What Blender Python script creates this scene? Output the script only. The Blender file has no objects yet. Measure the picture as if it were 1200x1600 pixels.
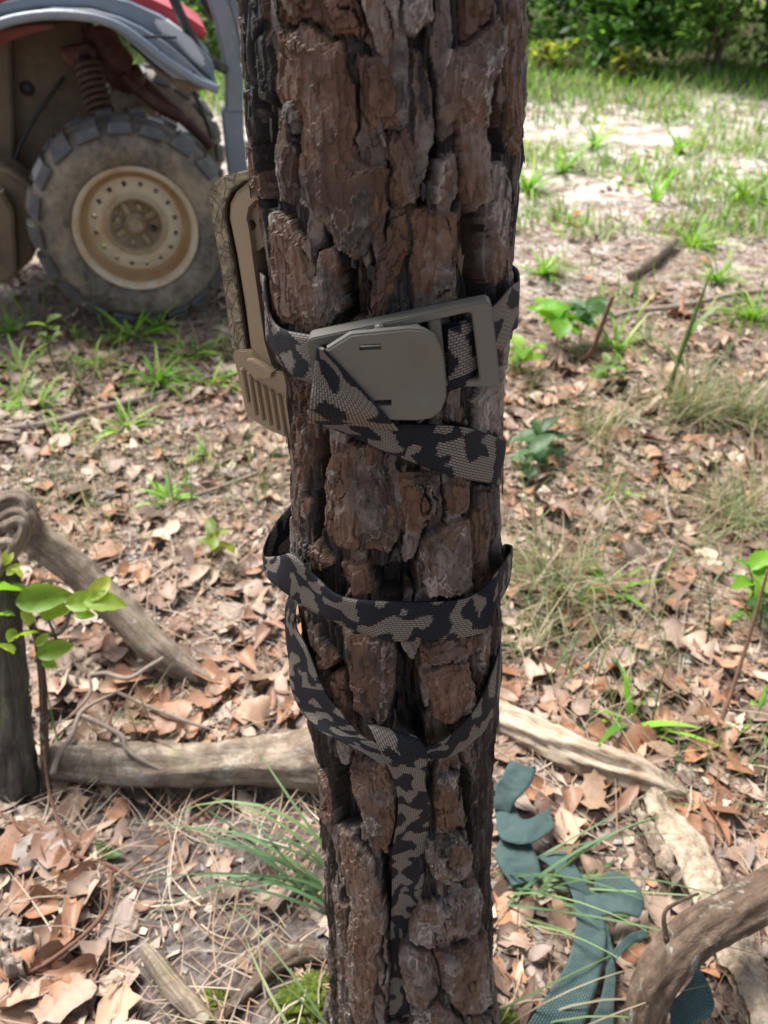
import bpy, bmesh, math, random
import numpy as np
from mathutils import Vector, Matrix
R = math.radians
random.seed(7)
SC = bpy.context.scene
COL = SC.collection

# ------------------------------------------------------------------ camera, world, sun, exposure
CAMZ, PITCH, FPX = 0.93, R(37), 1180.0
cam_d = bpy.data.cameras.new('camera'); cam = bpy.data.objects.new('camera', cam_d); COL.objects.link(cam)
cam.location = (0, 0, CAMZ); cam.rotation_euler = (R(90) - PITCH, 0, 0)
cam_d.sensor_fit = 'VERTICAL'; cam_d.sensor_height = 36; cam_d.lens = FPX / 1600 * 36
cam_d.clip_start = 0.02; cam_d.clip_end = 500
cam_d.dof.use_dof = True; cam_d.dof.focus_distance = 0.46; cam_d.dof.aperture_fstop = 10.0
SC.camera = cam
SUN_EL, SUN_AZ = R(58), R(-42)          # azimuth from +Y, clockwise
world = bpy.data.worlds.new("World"); SC.world = world; world.use_nodes = True
wn = world.node_tree.nodes
sky = wn.new('ShaderNodeTexSky'); sky.sky_type = 'NISHITA'; sky.sun_disc = False
sky.sun_elevation = SUN_EL; sky.sun_rotation = SUN_AZ
wn['Background'].inputs['Strength'].default_value = 0.088
hs = wn.new('ShaderNodeHueSaturation'); hs.inputs['Saturation'].default_value = 0.45      # thin white overcast veil
world.node_tree.links.new(sky.outputs[0], hs.inputs['Color']); world.node_tree.links.new(hs.outputs[0], wn['Background'].inputs[0])
sun_d = bpy.data.lights.new('sun', 'SUN'); sun_d.energy = 4.1; sun_d.angle = R(26); sun_d.color = (1, .965, .92)
sun = bpy.data.objects.new('sun', sun_d); COL.objects.link(sun)
_sd = Vector((math.sin(SUN_AZ) * math.cos(SUN_EL), math.cos(SUN_AZ) * math.cos(SUN_EL), math.sin(SUN_EL)))
sun.rotation_euler = _sd.to_track_quat('Z', 'Y').to_euler()
SC.view_settings.view_transform = 'Standard'; SC.view_settings.look = 'None'
SC.view_settings.exposure = 1.15; SC.view_settings.gamma = 1.0; SC.view_settings.use_curve_mapping = False
SC.render.engine = 'CYCLES'
try:
    SC.cycles.use_denoising = True
    SC.cycles.max_bounces = 6
except Exception:
    pass

# ------------------------------------------------------------------ picture-to-place helpers
CO = np.array([0, 0, CAMZ]); CA = np.array([0, math.cos(PITCH), -math.sin(PITCH)]); CU = np.array([0, math.sin(PITCH), math.cos(PITCH)])
CR = np.array([1., 0, 0])
def ray(px, py): return CA + CR * ((px - 600) / FPX) + CU * ((800 - py) / FPX)
def P(px, py, d): return CO + ray(px, py) * d
def project(p):
    q = np.asarray(p) - CO; z = q @ CA
    return 600 + FPX * (q @ CR) / z, 800 - FPX * (q @ CU) / z, z

# ------------------------------------------------------------------ noise
_rt = np.random.RandomState(5).rand(16, 256, 256).astype(np.float64) * 2 - 1
def vn(x, y, s=0):
    xi = np.floor(x).astype(np.int64); yi = np.floor(y).astype(np.int64)
    fx = x - xi; fy = y - yi; fx = fx * fx * (3 - 2 * fx); fy = fy * fy * (3 - 2 * fy)
    t = _rt[s % 16]; k = 37 * (s // 16)
    a = t[(xi + k) & 255, yi & 255]; b = t[(xi + 1 + k) & 255, yi & 255]; c = t[(xi + k) & 255, (yi + 1) & 255]; d = t[(xi + 1 + k) & 255, (yi + 1) & 255]
    return (a * (1 - fx) + b * fx) * (1 - fy) + (c * (1 - fx) + d * fx) * fy
def fbm(x, y, o=4, s=0):
    r = 0; a = .5; n = 0
    for i in range(o):
        r = r + a * vn(x * 2 ** i + 13.7 * i, y * 2 ** i + 7.3 * i, s + i); n += a; a *= .55
    return r / n
def sst(a, b, x):
    t = np.clip((x - a) / (b - a), 0, 1); return t * t * (3 - 2 * t)

# ------------------------------------------------------------------ ground height
def gz(x, y):
    x = np.asarray(x, float); y = np.asarray(y, float)
    z = .018 * fbm(x * 1.7, y * 1.7, 3, 3) + .010 * fbm(x * 7, y * 7, 3, 6)
    z = z + .0035 * fbm(x * 40, y * 40, 3, 9) * sst(5, 2, y)
    z = z + .025 * np.exp(-(((x - .03) / .16) ** 2 + ((y - .30) / .14) ** 2))         # mound at the pine's foot
    z = z - .045 * np.exp(-(((x + .28) / .20) ** 2 + ((y - .60) / .055) ** 2))        # hollow under the log
    z = z + .15 * sst(4.3, 6.2, y - .12 * x) + .25 * sst(6.6, 9.5, y)
    return z
def G(px, py, dz=0.):
    d = ray(px, py); z = 0.
    for _ in range(6):
        t = (z + dz - CAMZ) / d[2]; p = CO + d * t; z = float(gz(p[0], p[1]))
    return p

# ------------------------------------------------------------------ object helpers
def link(o, parent=None):
    COL.objects.link(o)
    if parent: o.parent = parent
    return o
def tag(o, label=None, cat=None, group=None, kind=None):
    for k, v in (('label', label), ('category', cat), ('group', group), ('kind', kind)):
        if v: o[k] = v
    return o
def empty(name, loc, label, cat, group=None):
    o = bpy.data.objects.new(name, None); o.empty_display_size = .05; link(o); o.location = loc
    return tag(o, label, cat, group)
def mesh_np(name, v, quads=None, tris=None, smooth=True):
    me = bpy.data.meshes.new(name); v = np.asarray(v, np.float32)
    fs = []
    if quads is not None and len(quads): fs.append(np.asarray(quads, np.int32))
    if tris is not None and len(tris): fs.append(np.asarray(tris, np.int32))
    me.vertices.add(len(v)); me.vertices.foreach_set('co', v.ravel())
    tot = sum(f.size for f in fs); n = sum(len(f) for f in fs)
    me.loops.add(tot); me.polygons.add(n)
    me.loops.foreach_set('vertex_index', np.concatenate([f.ravel() for f in fs]))
    sizes = np.concatenate([np.full(len(f), f.shape[1], np.int32) for f in fs])
    me.polygons.foreach_set('loop_start', np.concatenate([[0], np.cumsum(sizes)[:-1]]).astype(np.int32))
    me.update(calc_edges=True)
    me.polygons.foreach_set('use_smooth', np.full(n, smooth)); me.validate()
    return me
def vcol(me, arr, name='col'):
    a = me.attributes.new(name, 'FLOAT_COLOR', 'POINT')
    if arr.shape[1] == 3: arr = np.hstack([arr, np.ones((len(arr), 1))])
    a.data.foreach_set('color', arr.astype(np.float32).ravel())
def uvset(me, uv):
    l = me.uv_layers.new(name='uv'); idx = np.empty(len(me.loops), np.int32); me.loops.foreach_get('vertex_index', idx)
    l.data.foreach_set('uv', np.asarray(uv, np.float32)[idx].ravel())
def obj(name, me, mat=None, parent=None, loc_rel=True):
    """link a mesh given in world coordinates under parent (an unrotated Empty or object)"""
    o = bpy.data.objects.new(name, me)
    if mat: me.materials.clear(); me.materials.append(mat)
    link(o, parent)
    if parent and loc_rel:
        w = Vector((0, 0, 0)); q = parent
        while q: w += q.location; q = q.parent
        o.location = -w
    return o
def bm_mesh(name, bm, smooth=True, ang=None):
    bmesh.ops.recalc_face_normals(bm, faces=bm.faces)
    me = bpy.data.meshes.new(name)
    if ang is not None:
        for e in bm.edges:
            if len(e.link_faces) == 2 and e.calc_face_angle(0) > R(ang): e.smooth = False
    for f in bm.faces: f.smooth = smooth
    bm.to_mesh(me); bm.free(); return me
def crom(pts, n):
    """Catmull-Rom resample of (k,d) control points to n samples"""
    p = np.asarray(pts, float); k = len(p)
    if k == 2: return p[0] + (p[1] - p[0]) * np.linspace(0, 1, n)[:, None]
    q = np.vstack([2 * p[0] - p[1], p, 2 * p[-1] - p[-2]])
    t = np.linspace(0, k - 1 - 1e-9, n); i = t.astype(int); f = (t - i)[:, None]
    a, b, c, d = q[i], q[i + 1], q[i + 2], q[i + 3]
    return .5 * (2 * b + (c - a) * f + (2 * a - 5 * b + 4 * c - d) * f ** 2 + (3 * b - a - 3 * c + d) * f ** 3)
def tube_arrays(path, rad, ns=10, seg=None, rough=0., seed=0, gn=0.):
    """gnarly tube along world points; returns verts, quads, tris, and uv-like attribute"""
    path = np.asarray(path, float); rad = np.asarray(rad, float) * np.ones(len(path))
    n = seg or max(6, len(path) * 6)
    pr = crom(np.hstack([path, rad[:, None]]), n); p = pr[:, :3]; r = np.maximum(pr[:, 3], 1e-4)
    t = np.gradient(p, axis=0); t /= np.linalg.norm(t, axis=1)[:, None] + 1e-12
    up = np.array([0, 0, 1.]) if abs(t[0, 2]) < .9 else np.array([1., 0, 0])
    e1 = np.cross(t, up); bad = np.linalg.norm(e1, axis=1) < 1e-3; e1[bad] = np.cross(t[bad], [1, 0, 0]); e1 /= np.linalg.norm(e1, axis=1)[:, None]
    for i in range(1, n):
        e = e1[i - 1] - t[i] * (e1[i - 1] @ t[i]); e1[i] = e / np.linalg.norm(e)
    e2 = np.cross(t, e1)
    th = np.linspace(0, 2 * np.pi, ns, endpoint=False)
    ln = np.concatenate([[0], np.cumsum(np.linalg.norm(np.diff(p, axis=0), axis=1))])
    TH, LN = np.meshgrid(th, ln)
    RR = r[:, None] * np.ones_like(TH)
    if rough:
        x = np.cos(TH) * 1.6; y = np.sin(TH) * 1.6; s = LN / (r.mean() * 3)
        RR = RR * (1 + rough * (fbm(x * 1.3 + s * .6 + seed, y * 1.3 + s * .23 - seed, 3, seed) + .6 * fbm(TH * 3.8 + seed, s * 1.1, 3, seed + 4) * np.sin(TH / 2) ** .5))
        fd = np.sin(TH / 2) ** .4; lr = LN / r.mean()
        RR = RR * (1 + fd * rough * (.42 * fbm(TH * 5.5 + seed, lr * .35 + seed, 4, seed + 2) + .22 * fbm(TH * 15, lr * 1.3, 3, seed + 7)))
        rk = np.random.RandomState(seed + 100)
        for _ in range(3 if n > 60 else 0):
            a_, l_ = rk.uniform(.8, 5.4), rk.uniform(.1, .9) * ln[-1]
            RR = RR + r.mean() * rk.uniform(.12, .30) * np.exp(-((TH - a_) / .38) ** 2 - ((LN - l_) / (r.mean() * .7)) ** 2)
    V = p[:, None, :] + RR[..., None] * (np.cos(TH)[..., None] * e1[:, None, :] + np.sin(TH)[..., None] * e2[:, None, :])
    V = V.reshape(-1, 3)
    i = np.arange(n - 1)[:, None] * ns; j = np.arange(ns)[None, :]; j2 = (j + 1) % ns
    Q = np.stack([i + j, i + ns + j, i + ns + j2, i + j2], -1).reshape(-1, 4)
    V = np.vstack([V, p[:1], p[-1:]]); a = n * ns
    jj = np.arange(ns); j3 = (jj + 1) % ns
    Tt = np.vstack([np.stack([np.full(ns, a), jj, j3], 1), np.stack([np.full(ns, a + 1), (n - 1) * ns + j3, (n - 1) * ns + jj], 1)])
    return V, Q, Tt
def tube_mesh(name, path, rad, **k):
    V, Q, T_ = tube_arrays(path, rad, **k); return mesh_np(name, V, Q, T_)
def join_arrays(parts):
    V, Q, T_ = [], [], []; o = 0
    for v, q, t in parts:
        V.append(v); Q.append(np.asarray(q).reshape(-1, 4) + o); T_.append(np.asarray(t).reshape(-1, 3) + o); o += len(v)
    return np.vstack(V), np.vstack(Q).astype(np.int32), np.vstack(T_).astype(np.int32)

# ------------------------------------------------------------------ material helper
class NT:
    def __init__(s, name):
        s.m = bpy.data.materials.new(name); s.m.use_nodes = True; s.t = s.m.node_tree; s.b = s.t.nodes['Principled BSDF']; s.co = {}
    def n(s, typ, ins=None, **props):
        nd = s.t.nodes.new('ShaderNode' + typ)
        for k, v in props.items(): setattr(nd, k, v)
        for k, v in (ins or {}).items(): s.set(nd.inputs[k], v)
        return nd
    def set(s, sock, v):
        if hasattr(v, 'is_output') or isinstance(v, bpy.types.NodeSocket): s.t.links.new(v, sock)
        elif hasattr(v, 'outputs'): s.t.links.new(v.outputs[0], sock)
        else:
            if isinstance(v, (tuple, list)) and len(v) == 3 and sock.type == 'RGBA': v = (*v, 1)
            sock.default_value = v
    def coord(s, kind='Object', scale=None):
        k = (kind, scale)
        if k not in s.co:
            o = s.n('TexCoord').outputs[kind]
            if scale: o = s.n('Mapping', {'Vector': o, 'Scale': scale}).outputs[0]
            s.co[k] = o
        return s.co[k]
    def noise(s, sc, det=4, ro=.6, vec=None, dist=0.):
        return s.n('TexNoise', {'Vector': vec or s.coord(), 'Scale': sc, 'Detail': det, 'Roughness': ro, 'Distortion': dist}).outputs['Fac']
    def ramp(s, fac, stops, interp='LINEAR'):
        r = s.n('ValToRGB', {'Fac': fac}); cr = r.color_ramp; cr.interpolation = interp
        while len(cr.elements) < len(stops): cr.elements.new(.5)
        for e, (p, c) in zip(cr.elements, stops):
            e.position = p; e.color = (*c, 1) if not isinstance(c, (int, float)) else (c, c, c, 1)
        return r.outputs[0]
    def mix(s, f, a, b, mode='MIX'):
        m = s.n('Mix', data_type='RGBA', blend_type=mode)
        s.set(m.inputs[0], f); s.set(m.inputs[6], a); s.set(m.inputs[7], b); return m.outputs[2]
    def math(s, op, a, b=0.):
        m = s.n('Math', operation=op); s.set(m.inputs[0], a); s.set(m.inputs[1], b); return m.outputs[0]
    def attr(s, name): return s.n('Attribute', attribute_name=name)
    def bump(s, h, strength=.4, dist=.002):
        b = s.n('Bump', {'Height': h, 'Strength': strength, 'Distance': dist}); 
        if s.b.inputs['Normal'].is_linked: s.t.links.new(s.b.inputs['Normal'].links[0].from_socket, b.inputs['Normal'])
        s.t.links.new(b.outputs[0], s.b.inputs['Normal'])
    def out(s, col=None, rough=.7, spec=.3, **k):
        if col is not None: s.set(s.b.inputs['Base Color'], col)
        s.set(s.b.inputs['Roughness'], rough); s.set(s.b.inputs['Specular IOR Level'], spec)
        for kk, v in k.items(): s.set(s.b.inputs[kk.replace('_', ' ')], v)
        return s.m
# ================================================================== THE PINE
AB = G(648, 1640); AB = np.array([AB[0], AB[1] + .02, 0.0])
AT = P(595, 0, .372)
AX = (AT - AB) / np.linalg.norm(AT - AB)
E1 = -CA - AX * (-CA @ AX); E1 /= np.linalg.norm(E1)          # towards the viewer's side
E2 = np.cross(AX, E1); E2 = E2 if E2[0] > 0 else -E2           # to the right
_rows = [0, 120, 250, 400, 500, 620, 700, 800, 940, 1050, 1200, 1300, 1400, 1500, 1600]
_wid = [436, 430, 424, 388, 374, 346, 333, 326, 318, 302, 274, 266, 260, 256, 262]
_rs, _rr = [], []
for py, w in zip(_rows, _wid):
    ss = np.linspace(-.05, 1.3, 4000); pts = AB + AX * ss[:, None]
    q = pts - CO; pyy = 800 - FPX * (q @ CU) / (q @ CA); k = np.argmin(abs(pyy - py)); D = q[k] @ CA
    a = math.atan(w / 2 / math.hypot(FPX, py - 800)); _rs.append(ss[k]); _rr.append(np.linalg.norm(q[k]) * math.sin(a))
_o = np.argsort(_rs); _rs = np.array(_rs)[_o]; _rr = np.array(_rr)[_o]
S_TOP = _rs[-1]
_rs = np.concatenate([[-.06], _rs, [S_TOP + .3, S_TOP + 2, S_TOP + 6]]); _rr = np.concatenate([[_rr[0] * 1.12], _rr, [_rr[-1], _rr[-1] * .93, .035]])
def Rad(s): return np.interp(s, _rs, _rr)
def TP(th, s, r): 
    th = np.asarray(th)[..., None]; s_ = np.asarray(s)[..., None]; r = np.asarray(r)[..., None]
    return AB + AX * s_ + r * (E1 * np.cos(th) + E2 * np.sin(th))
def axis_depth(py):
    ss = np.linspace(-.05, 1.3, 700); q = AB + AX * ss[:, None] - CO
    k = np.argmin(abs(800 - FPX * (q @ CU) / (q @ CA) - py)); return q[k] @ CA
def T(px, py, off=0.):
    """point where the picture ray meets the trunk swollen by off (or passes nearest to it)"""
    d = ray(px, py); w = CO - AB; s = .5
    dp = d - AX * (d @ AX); wp = w - AX * (w @ AX)
    for _ in range(8):
        r = float(Rad(s)) + off; a = dp @ dp; b = dp @ wp; c = wp @ wp - r * r; D = b * b - a * c
        t = (-b - math.sqrt(D)) / a if D > 0 else -b / a
        p = CO + d * t; s = float((p - AB) @ AX)
    return p
def ths(p):
    q = p - AB; s = q @ AX; q = q - AX * s; return math.atan2(q @ E2, q @ E1), s
print('trunk lean', AX, 'radius', _rr.round(3), 'len', S_TOP)

# hand-laid bark plates: (outline in the picture, lift mm, tone, freshness)
PL = [
 ([(425,50),(480,38),(540,68),(552,130),(560,165),(556,220),(575,256),(606,256),(612,330),(600,352),(572,405),(555,412),(518,396),(500,350),(466,316),(463,290),(462,200),(424,150)],1.5,.45,.1),
 ([(424,165),(458,160),(460,235),(455,318),(430,322),(426,260)],.5,.5,.1),
 ([(553,-30),(628,-30),(627,58),(607,86),(592,76),(574,22)],2.5,.75,.55),
 ([(628,-30),(680,-30),(679,28),(654,52),(632,52)],3,.6,.05),
 ([(420,-30),(550,-30),(570,20),(588,72),(560,66),(536,60),(480,34),(424,44)],.5,.3,.12),
 ([(694,74),(732,68),(782,22),(792,76),(772,126),(763,208),(764,262),(768,316),(738,338),(722,302),(726,240),(711,192),(690,206),(688,118)],4,.65,.15),
 ([(690,248),(711,238),(719,280),(712,324),(684,324)],2,.7,0.),
 ([(726,-30),(790,-30),(776,24),(738,62),(726,54)],3,.5,0.),
 ([(796,-30),(818,-30),(818,240),(796,240),(772,160),(788,96)],4,.55,.15),
 ([(640,58),(688,60),(688,200),(672,276),(660,200),(640,196)],-4.5,.2,0.),
 ([(582,202),(638,192),(657,240),(657,320),(614,332),(607,256)],0,.4,.1),
 ([(555,90),(588,82),(640,70),(640,190),(582,198),(562,160)],-.5,.35,.15),
 ([(418,336),(454,340),(482,384),(498,426),(498,396),(518,384),(534,424),(532,490),(512,520),(426,500)],3,.6,.35),
 ([(616,342),(644,332),(642,400),(612,480),(578,520),(580,420),(606,384)],0,.35,.15),
 ([(648,329),(722,328),(726,376),(718,470),(690,500),(642,490),(642,392)],2.5,.5,.4),
 ([(770,260),(802,256),(802,440),(774,450)],1.5,.5,0.),
 ([(382,-30),(402,-30),(426,100),(422,168),(406,160),(394,84)],2,.35,0.),
 ([(380,120),(398,136),(394,216),(410,320),(394,280),(382,224)],3,.4,0.),
 ([(505,672),(598,705),(610,760),(623,838),(607,868),(529,862),(505,830)],1.5,.35,.35),
 ([(612,735),(690,740),(692,800),(662,830),(628,842),(614,790)],.5,.35,.2),
 ([(448,583),(480,600),(483,700),(470,800),(452,800)],2.5,.4,0.),
 ([(455,755),(482,783),(478,834),(458,823)],1.5,.45,.05),
 ([(458,838),(494,842),(517,885),(490,893),(466,858)],1.5,.4,.2),
 ([(529,878),(580,884),(584,932),(537,936)],2,.5,.2),
 ([(662,846),(705,815),(732,810),(736,917),(701,936),(670,932),(654,877)],3.5,.55,.3),
 ([(690,740),(735,748),(738,800),(706,808),(692,780)],1.5,.35,.1),
 ([(740,760),(776,760),(777,860),(762,950),(741,920)],1,.45,0.),
 ([(533,991),(584,995),(615,1011),(619,1097),(599,1132),(548,1113),(537,1050)],1.5,.35,.3),
 ([(646,1003),(748,991),(744,1030),(670,1042)],2,.5,.1),
 ([(662,1050),(733,1034),(744,1105),(705,1136),(682,1124),(670,1093)],3.5,.55,.35),
 ([(462,940),(497,979),(525,1034),(497,1050),(474,979)],2,.4,.1),
 ([(750,995),(776,964),(772,1034),(754,1105)],1.5,.5,0.),
 ([(500,1060),(530,1050),(540,1110),(560,1150),(520,1130)],1,.35,.1),
 ([(543,1183),(597,1197),(617,1223),(620,1277),(607,1337),(577,1323),(563,1277),(547,1237)],3,.5,.35),
 ([(493,1180),(513,1230),(517,1290),(512,1310),(500,1260)],2.5,.45,.05),
 ([(527,1297),(550,1307),(583,1350),(593,1397),(603,1450),(590,1487),(583,1550),(573,1640),(550,1640),(537,1483),(543,1423),(533,1350)],3,.6,.3),
 ([(677,1217),(717,1207),(723,1293),(683,1300),(677,1260)],2.5,.5,.65),
 ([(670,1307),(717,1297),(740,1337),(737,1370),(697,1383),(677,1377),(667,1337)],3,.6,.05),
 ([(663,1413),(747,1377),(757,1450),(717,1470),(677,1483),(637,1470),(647,1437)],3,.6,.05),
 ([(627,1477),(677,1487),(683,1550),(663,1583),(637,1567),(623,1517)],3,.5,.1),
 ([(680,1487),(760,1457),(767,1563),(723,1590),(700,1563),(690,1517)],4,.6,.05),
 ([(643,1585),(690,1568),(722,1600),(722,1660),(640,1660)],3,.65,0.),
 ([(522,1403),(537,1420),(540,1500),(553,1640),(526,1640),(523,1480)],2,.45,.05),
 ([(688,1180),(722,1175),(726,1200),(690,1210)],2,.6,.05),
 ([(726,1595),(772,1575),(778,1660),(728,1660)],3,.55,0.),
 ([(690,640),(735,632),(738,668),(694,664)],1,.5,.15),
 ([(742,620),(792,560),(786,680),(744,680)],1.,.55,0.),
]
# sampling grid: dense where it is seen
th_f = np.arange(-R(104), R(104), .00068 / .07)
TH1 = np.concatenate([th_f, np.linspace(R(104), R(256), 46)[:-1]]); NT_ = len(TH1)
s_d = np.arange(-.05, S_TOP + .05, .00098); SS1 = np.concatenate([s_d, np.linspace(S_TOP + .06, S_TOP + .7, 60), np.linspace(S_TOP + .75, S_TOP + 6, 40)]); NS_ = len(SS1)
THg, Sg = np.meshgrid(TH1, SS1)
RM = .068
U = THg * RM; V = Sg.copy()
ang = np.where(THg > np.pi, THg - 2 * np.pi, THg)
wu = U + .0032 * fbm(U * 70, V * 60, 3, 1) + .0010 * fbm(U * 260, V * 200, 2, 4)
wv = V + .0040 * fbm(U * 65, V * 60, 3, 7) + .0013 * fbm(U * 260, V * 200, 2, 8)
stringy = fbm(U * 300, V * 24, 4, 2); ridg = 1 - abs(fbm(U * 150 + .4, V * 13, 4, 5)) * 2.2
H = -.0098 + .0026 * stringy + .0045 * sst(.15, .95, ridg) 
side = sst(R(38), R(68), abs(ang))
H = H + side * (.0035 + .0045 * fbm(U * 420, V * 17, 4, 11) + .004 * fbm(U * 110, V * 9, 3, 12))
PID = np.full(H.shape, -1, np.int32); TONE = .16 + .25 * stringy + .35 * sst(R(38), R(68), abs(ang)) * sst(.15, .55, fbm(U * 420, V * 17, 4, 11)); FRESH = np.zeros_like(H) + .12 * sst(.1, .5, fbm(U * 60, V * 30, 3, 14))  # dark gap bark, with shade between the plates painted into its tone
# open furrows: cut deeper, and their shade painted in as darker tone
DEEP = [[(398,110),(412,140),(424,200),(424,330),(408,330),(396,200)],[(680,140),(692,206),(686,322),(662,332),(672,276),(684,200)],[(764,110),(776,170),(794,240),(768,255),(762,200)],[(730,330),(766,330),(770,470),(726,472)],
 [(532,420),(576,428),(572,500),(530,505)],[(480,690),(504,680),(504,830),(484,840)],[(700,655),(738,665),(732,742),(690,738)],[(584,895),(652,880),(658,930),(588,935)],[(618,1000),(650,1040),(668,1110),(660,1165),(606,1140),(620,1090)],
 [(497,985),(533,1050),(547,1110),(518,1100),(500,1050)],[(513,1190),(545,1200),(562,1290),(548,1302),(518,1290)],[(726,1200),(740,1195),(752,1330),(738,1332)],[(593,1340),(613,1340),(613,1480),(600,1470)],[(528,1310),(541,1400),(537,1480),(526,1400)],[(604,1200),(640,1230),(676,1300),(660,1420),(610,1420)],[(606,1415),(662,1415),(642,1610),(602,1610)]]
DEEPM = np.zeros(H.shape)
for poly in DEEP:
    pts = np.array([ths(T(x, y)) for x, y in poly]); pu = pts[:, 0] * RM; pv = pts[:, 1]; n = len(pu)
    rr = np.where((SS1 > pv.min() - .004) & (SS1 < pv.max() + .004))[0]; cc = np.where((TH1 * RM > pu.min() - .004) & (TH1 * RM < pu.max() + .004))[0]
    if not len(rr) or not len(cc): continue
    x, y = wu[np.ix_(rr, cc)], wv[np.ix_(rr, cc)]; ins = np.zeros(x.shape, bool)
    for i in range(n):
        ax, ay, bx, by = pu[i], pv[i], pu[(i + 1) % n], pv[(i + 1) % n]
        ins ^= ((ay > y) != (by > y)) & (x < (bx - ax) * (y - ay) / (by - ay + 1e-15) + ax)
    DEEPM[np.ix_(rr, cc)] = np.maximum(DEEPM[np.ix_(rr, cc)], ins)
H = H - .0150 * DEEPM; TONE = TONE * (1 - .5 * DEEPM)  # furrow shade goes into TONE as well as depth
# loose procedural plates: fill the gaps low, wrap the back and the upper trunk at full height
rs_ = np.random.RandomState(3); CU_, CV_ = .0105, .062
cu = np.floor(wu / CU_).astype(int); cvv = wv / CV_ + .5 * (cu % 2) + .0; cv = np.floor(cvv).astype(int)
jit = rs_.rand(64, 512, 3)
F1 = np.full(H.shape, 9.); F2 = F1.copy(); CI = np.zeros(H.shape, np.int64)
for i in (-1, 0, 1):
    c_u = cu + i; base = wv / CV_ + .5 * (c_u % 2); c_v0 = np.floor(base).astype(int)
    for j in (-1, 0, 1):
        c_v = c_v0 + j; jj = jit[c_u % 64, c_v % 512]
        du = (wu / CU_ - (c_u + .15 + .7 * jj[..., 0])) ; dv = (base - (c_v + .15 + .7 * jj[..., 1])) * 1.6
        d = np.maximum(abs(du), abs(dv) * .8) * .6 + np.hypot(du, dv) * .4
        m = d < F1; F2 = np.where(m, F1, np.minimum(F2, d)); CI = np.where(m, (c_u % 64) * 512 + c_v % 512, CI); F1 = np.where(m, d, F1)
dvo = (F2 - F1) * CU_ * .5
lv = jit.reshape(-1, 3)[CI, 2]
fullness = sst(R(62), R(84), abs(ang)) * .75 + sst(S_TOP + .02, S_TOP + .06, V); fullness = np.clip(fullness, 0, 1)
lift = (-.0050 + .0050 * (lv - .5)) * (1 - fullness) + (-.003 + .014 * (lv - .5)) * fullness
qz = fbm(U * 75 + lv * 31, V * 30, 4, 6) * .5 + .5
hp = lift - .007 * (1 - sst(.0003, .0011, dvo)) + (np.floor(qz * 5) / 5 - .45) * .005 + .0010 * stringy
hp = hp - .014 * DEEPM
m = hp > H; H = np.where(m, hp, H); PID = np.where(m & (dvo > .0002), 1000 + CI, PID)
TONE = np.where(m, (.18 + .40 * lv + .20 * np.floor(qz * 5) / 5) * (1 - .75 * DEEPM), TONE); FRESH = np.where(m, .5 * sst(.6, .35, qz) * (lv > .4), FRESH)  # slivers inside the furrows get the same painted shade
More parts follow.
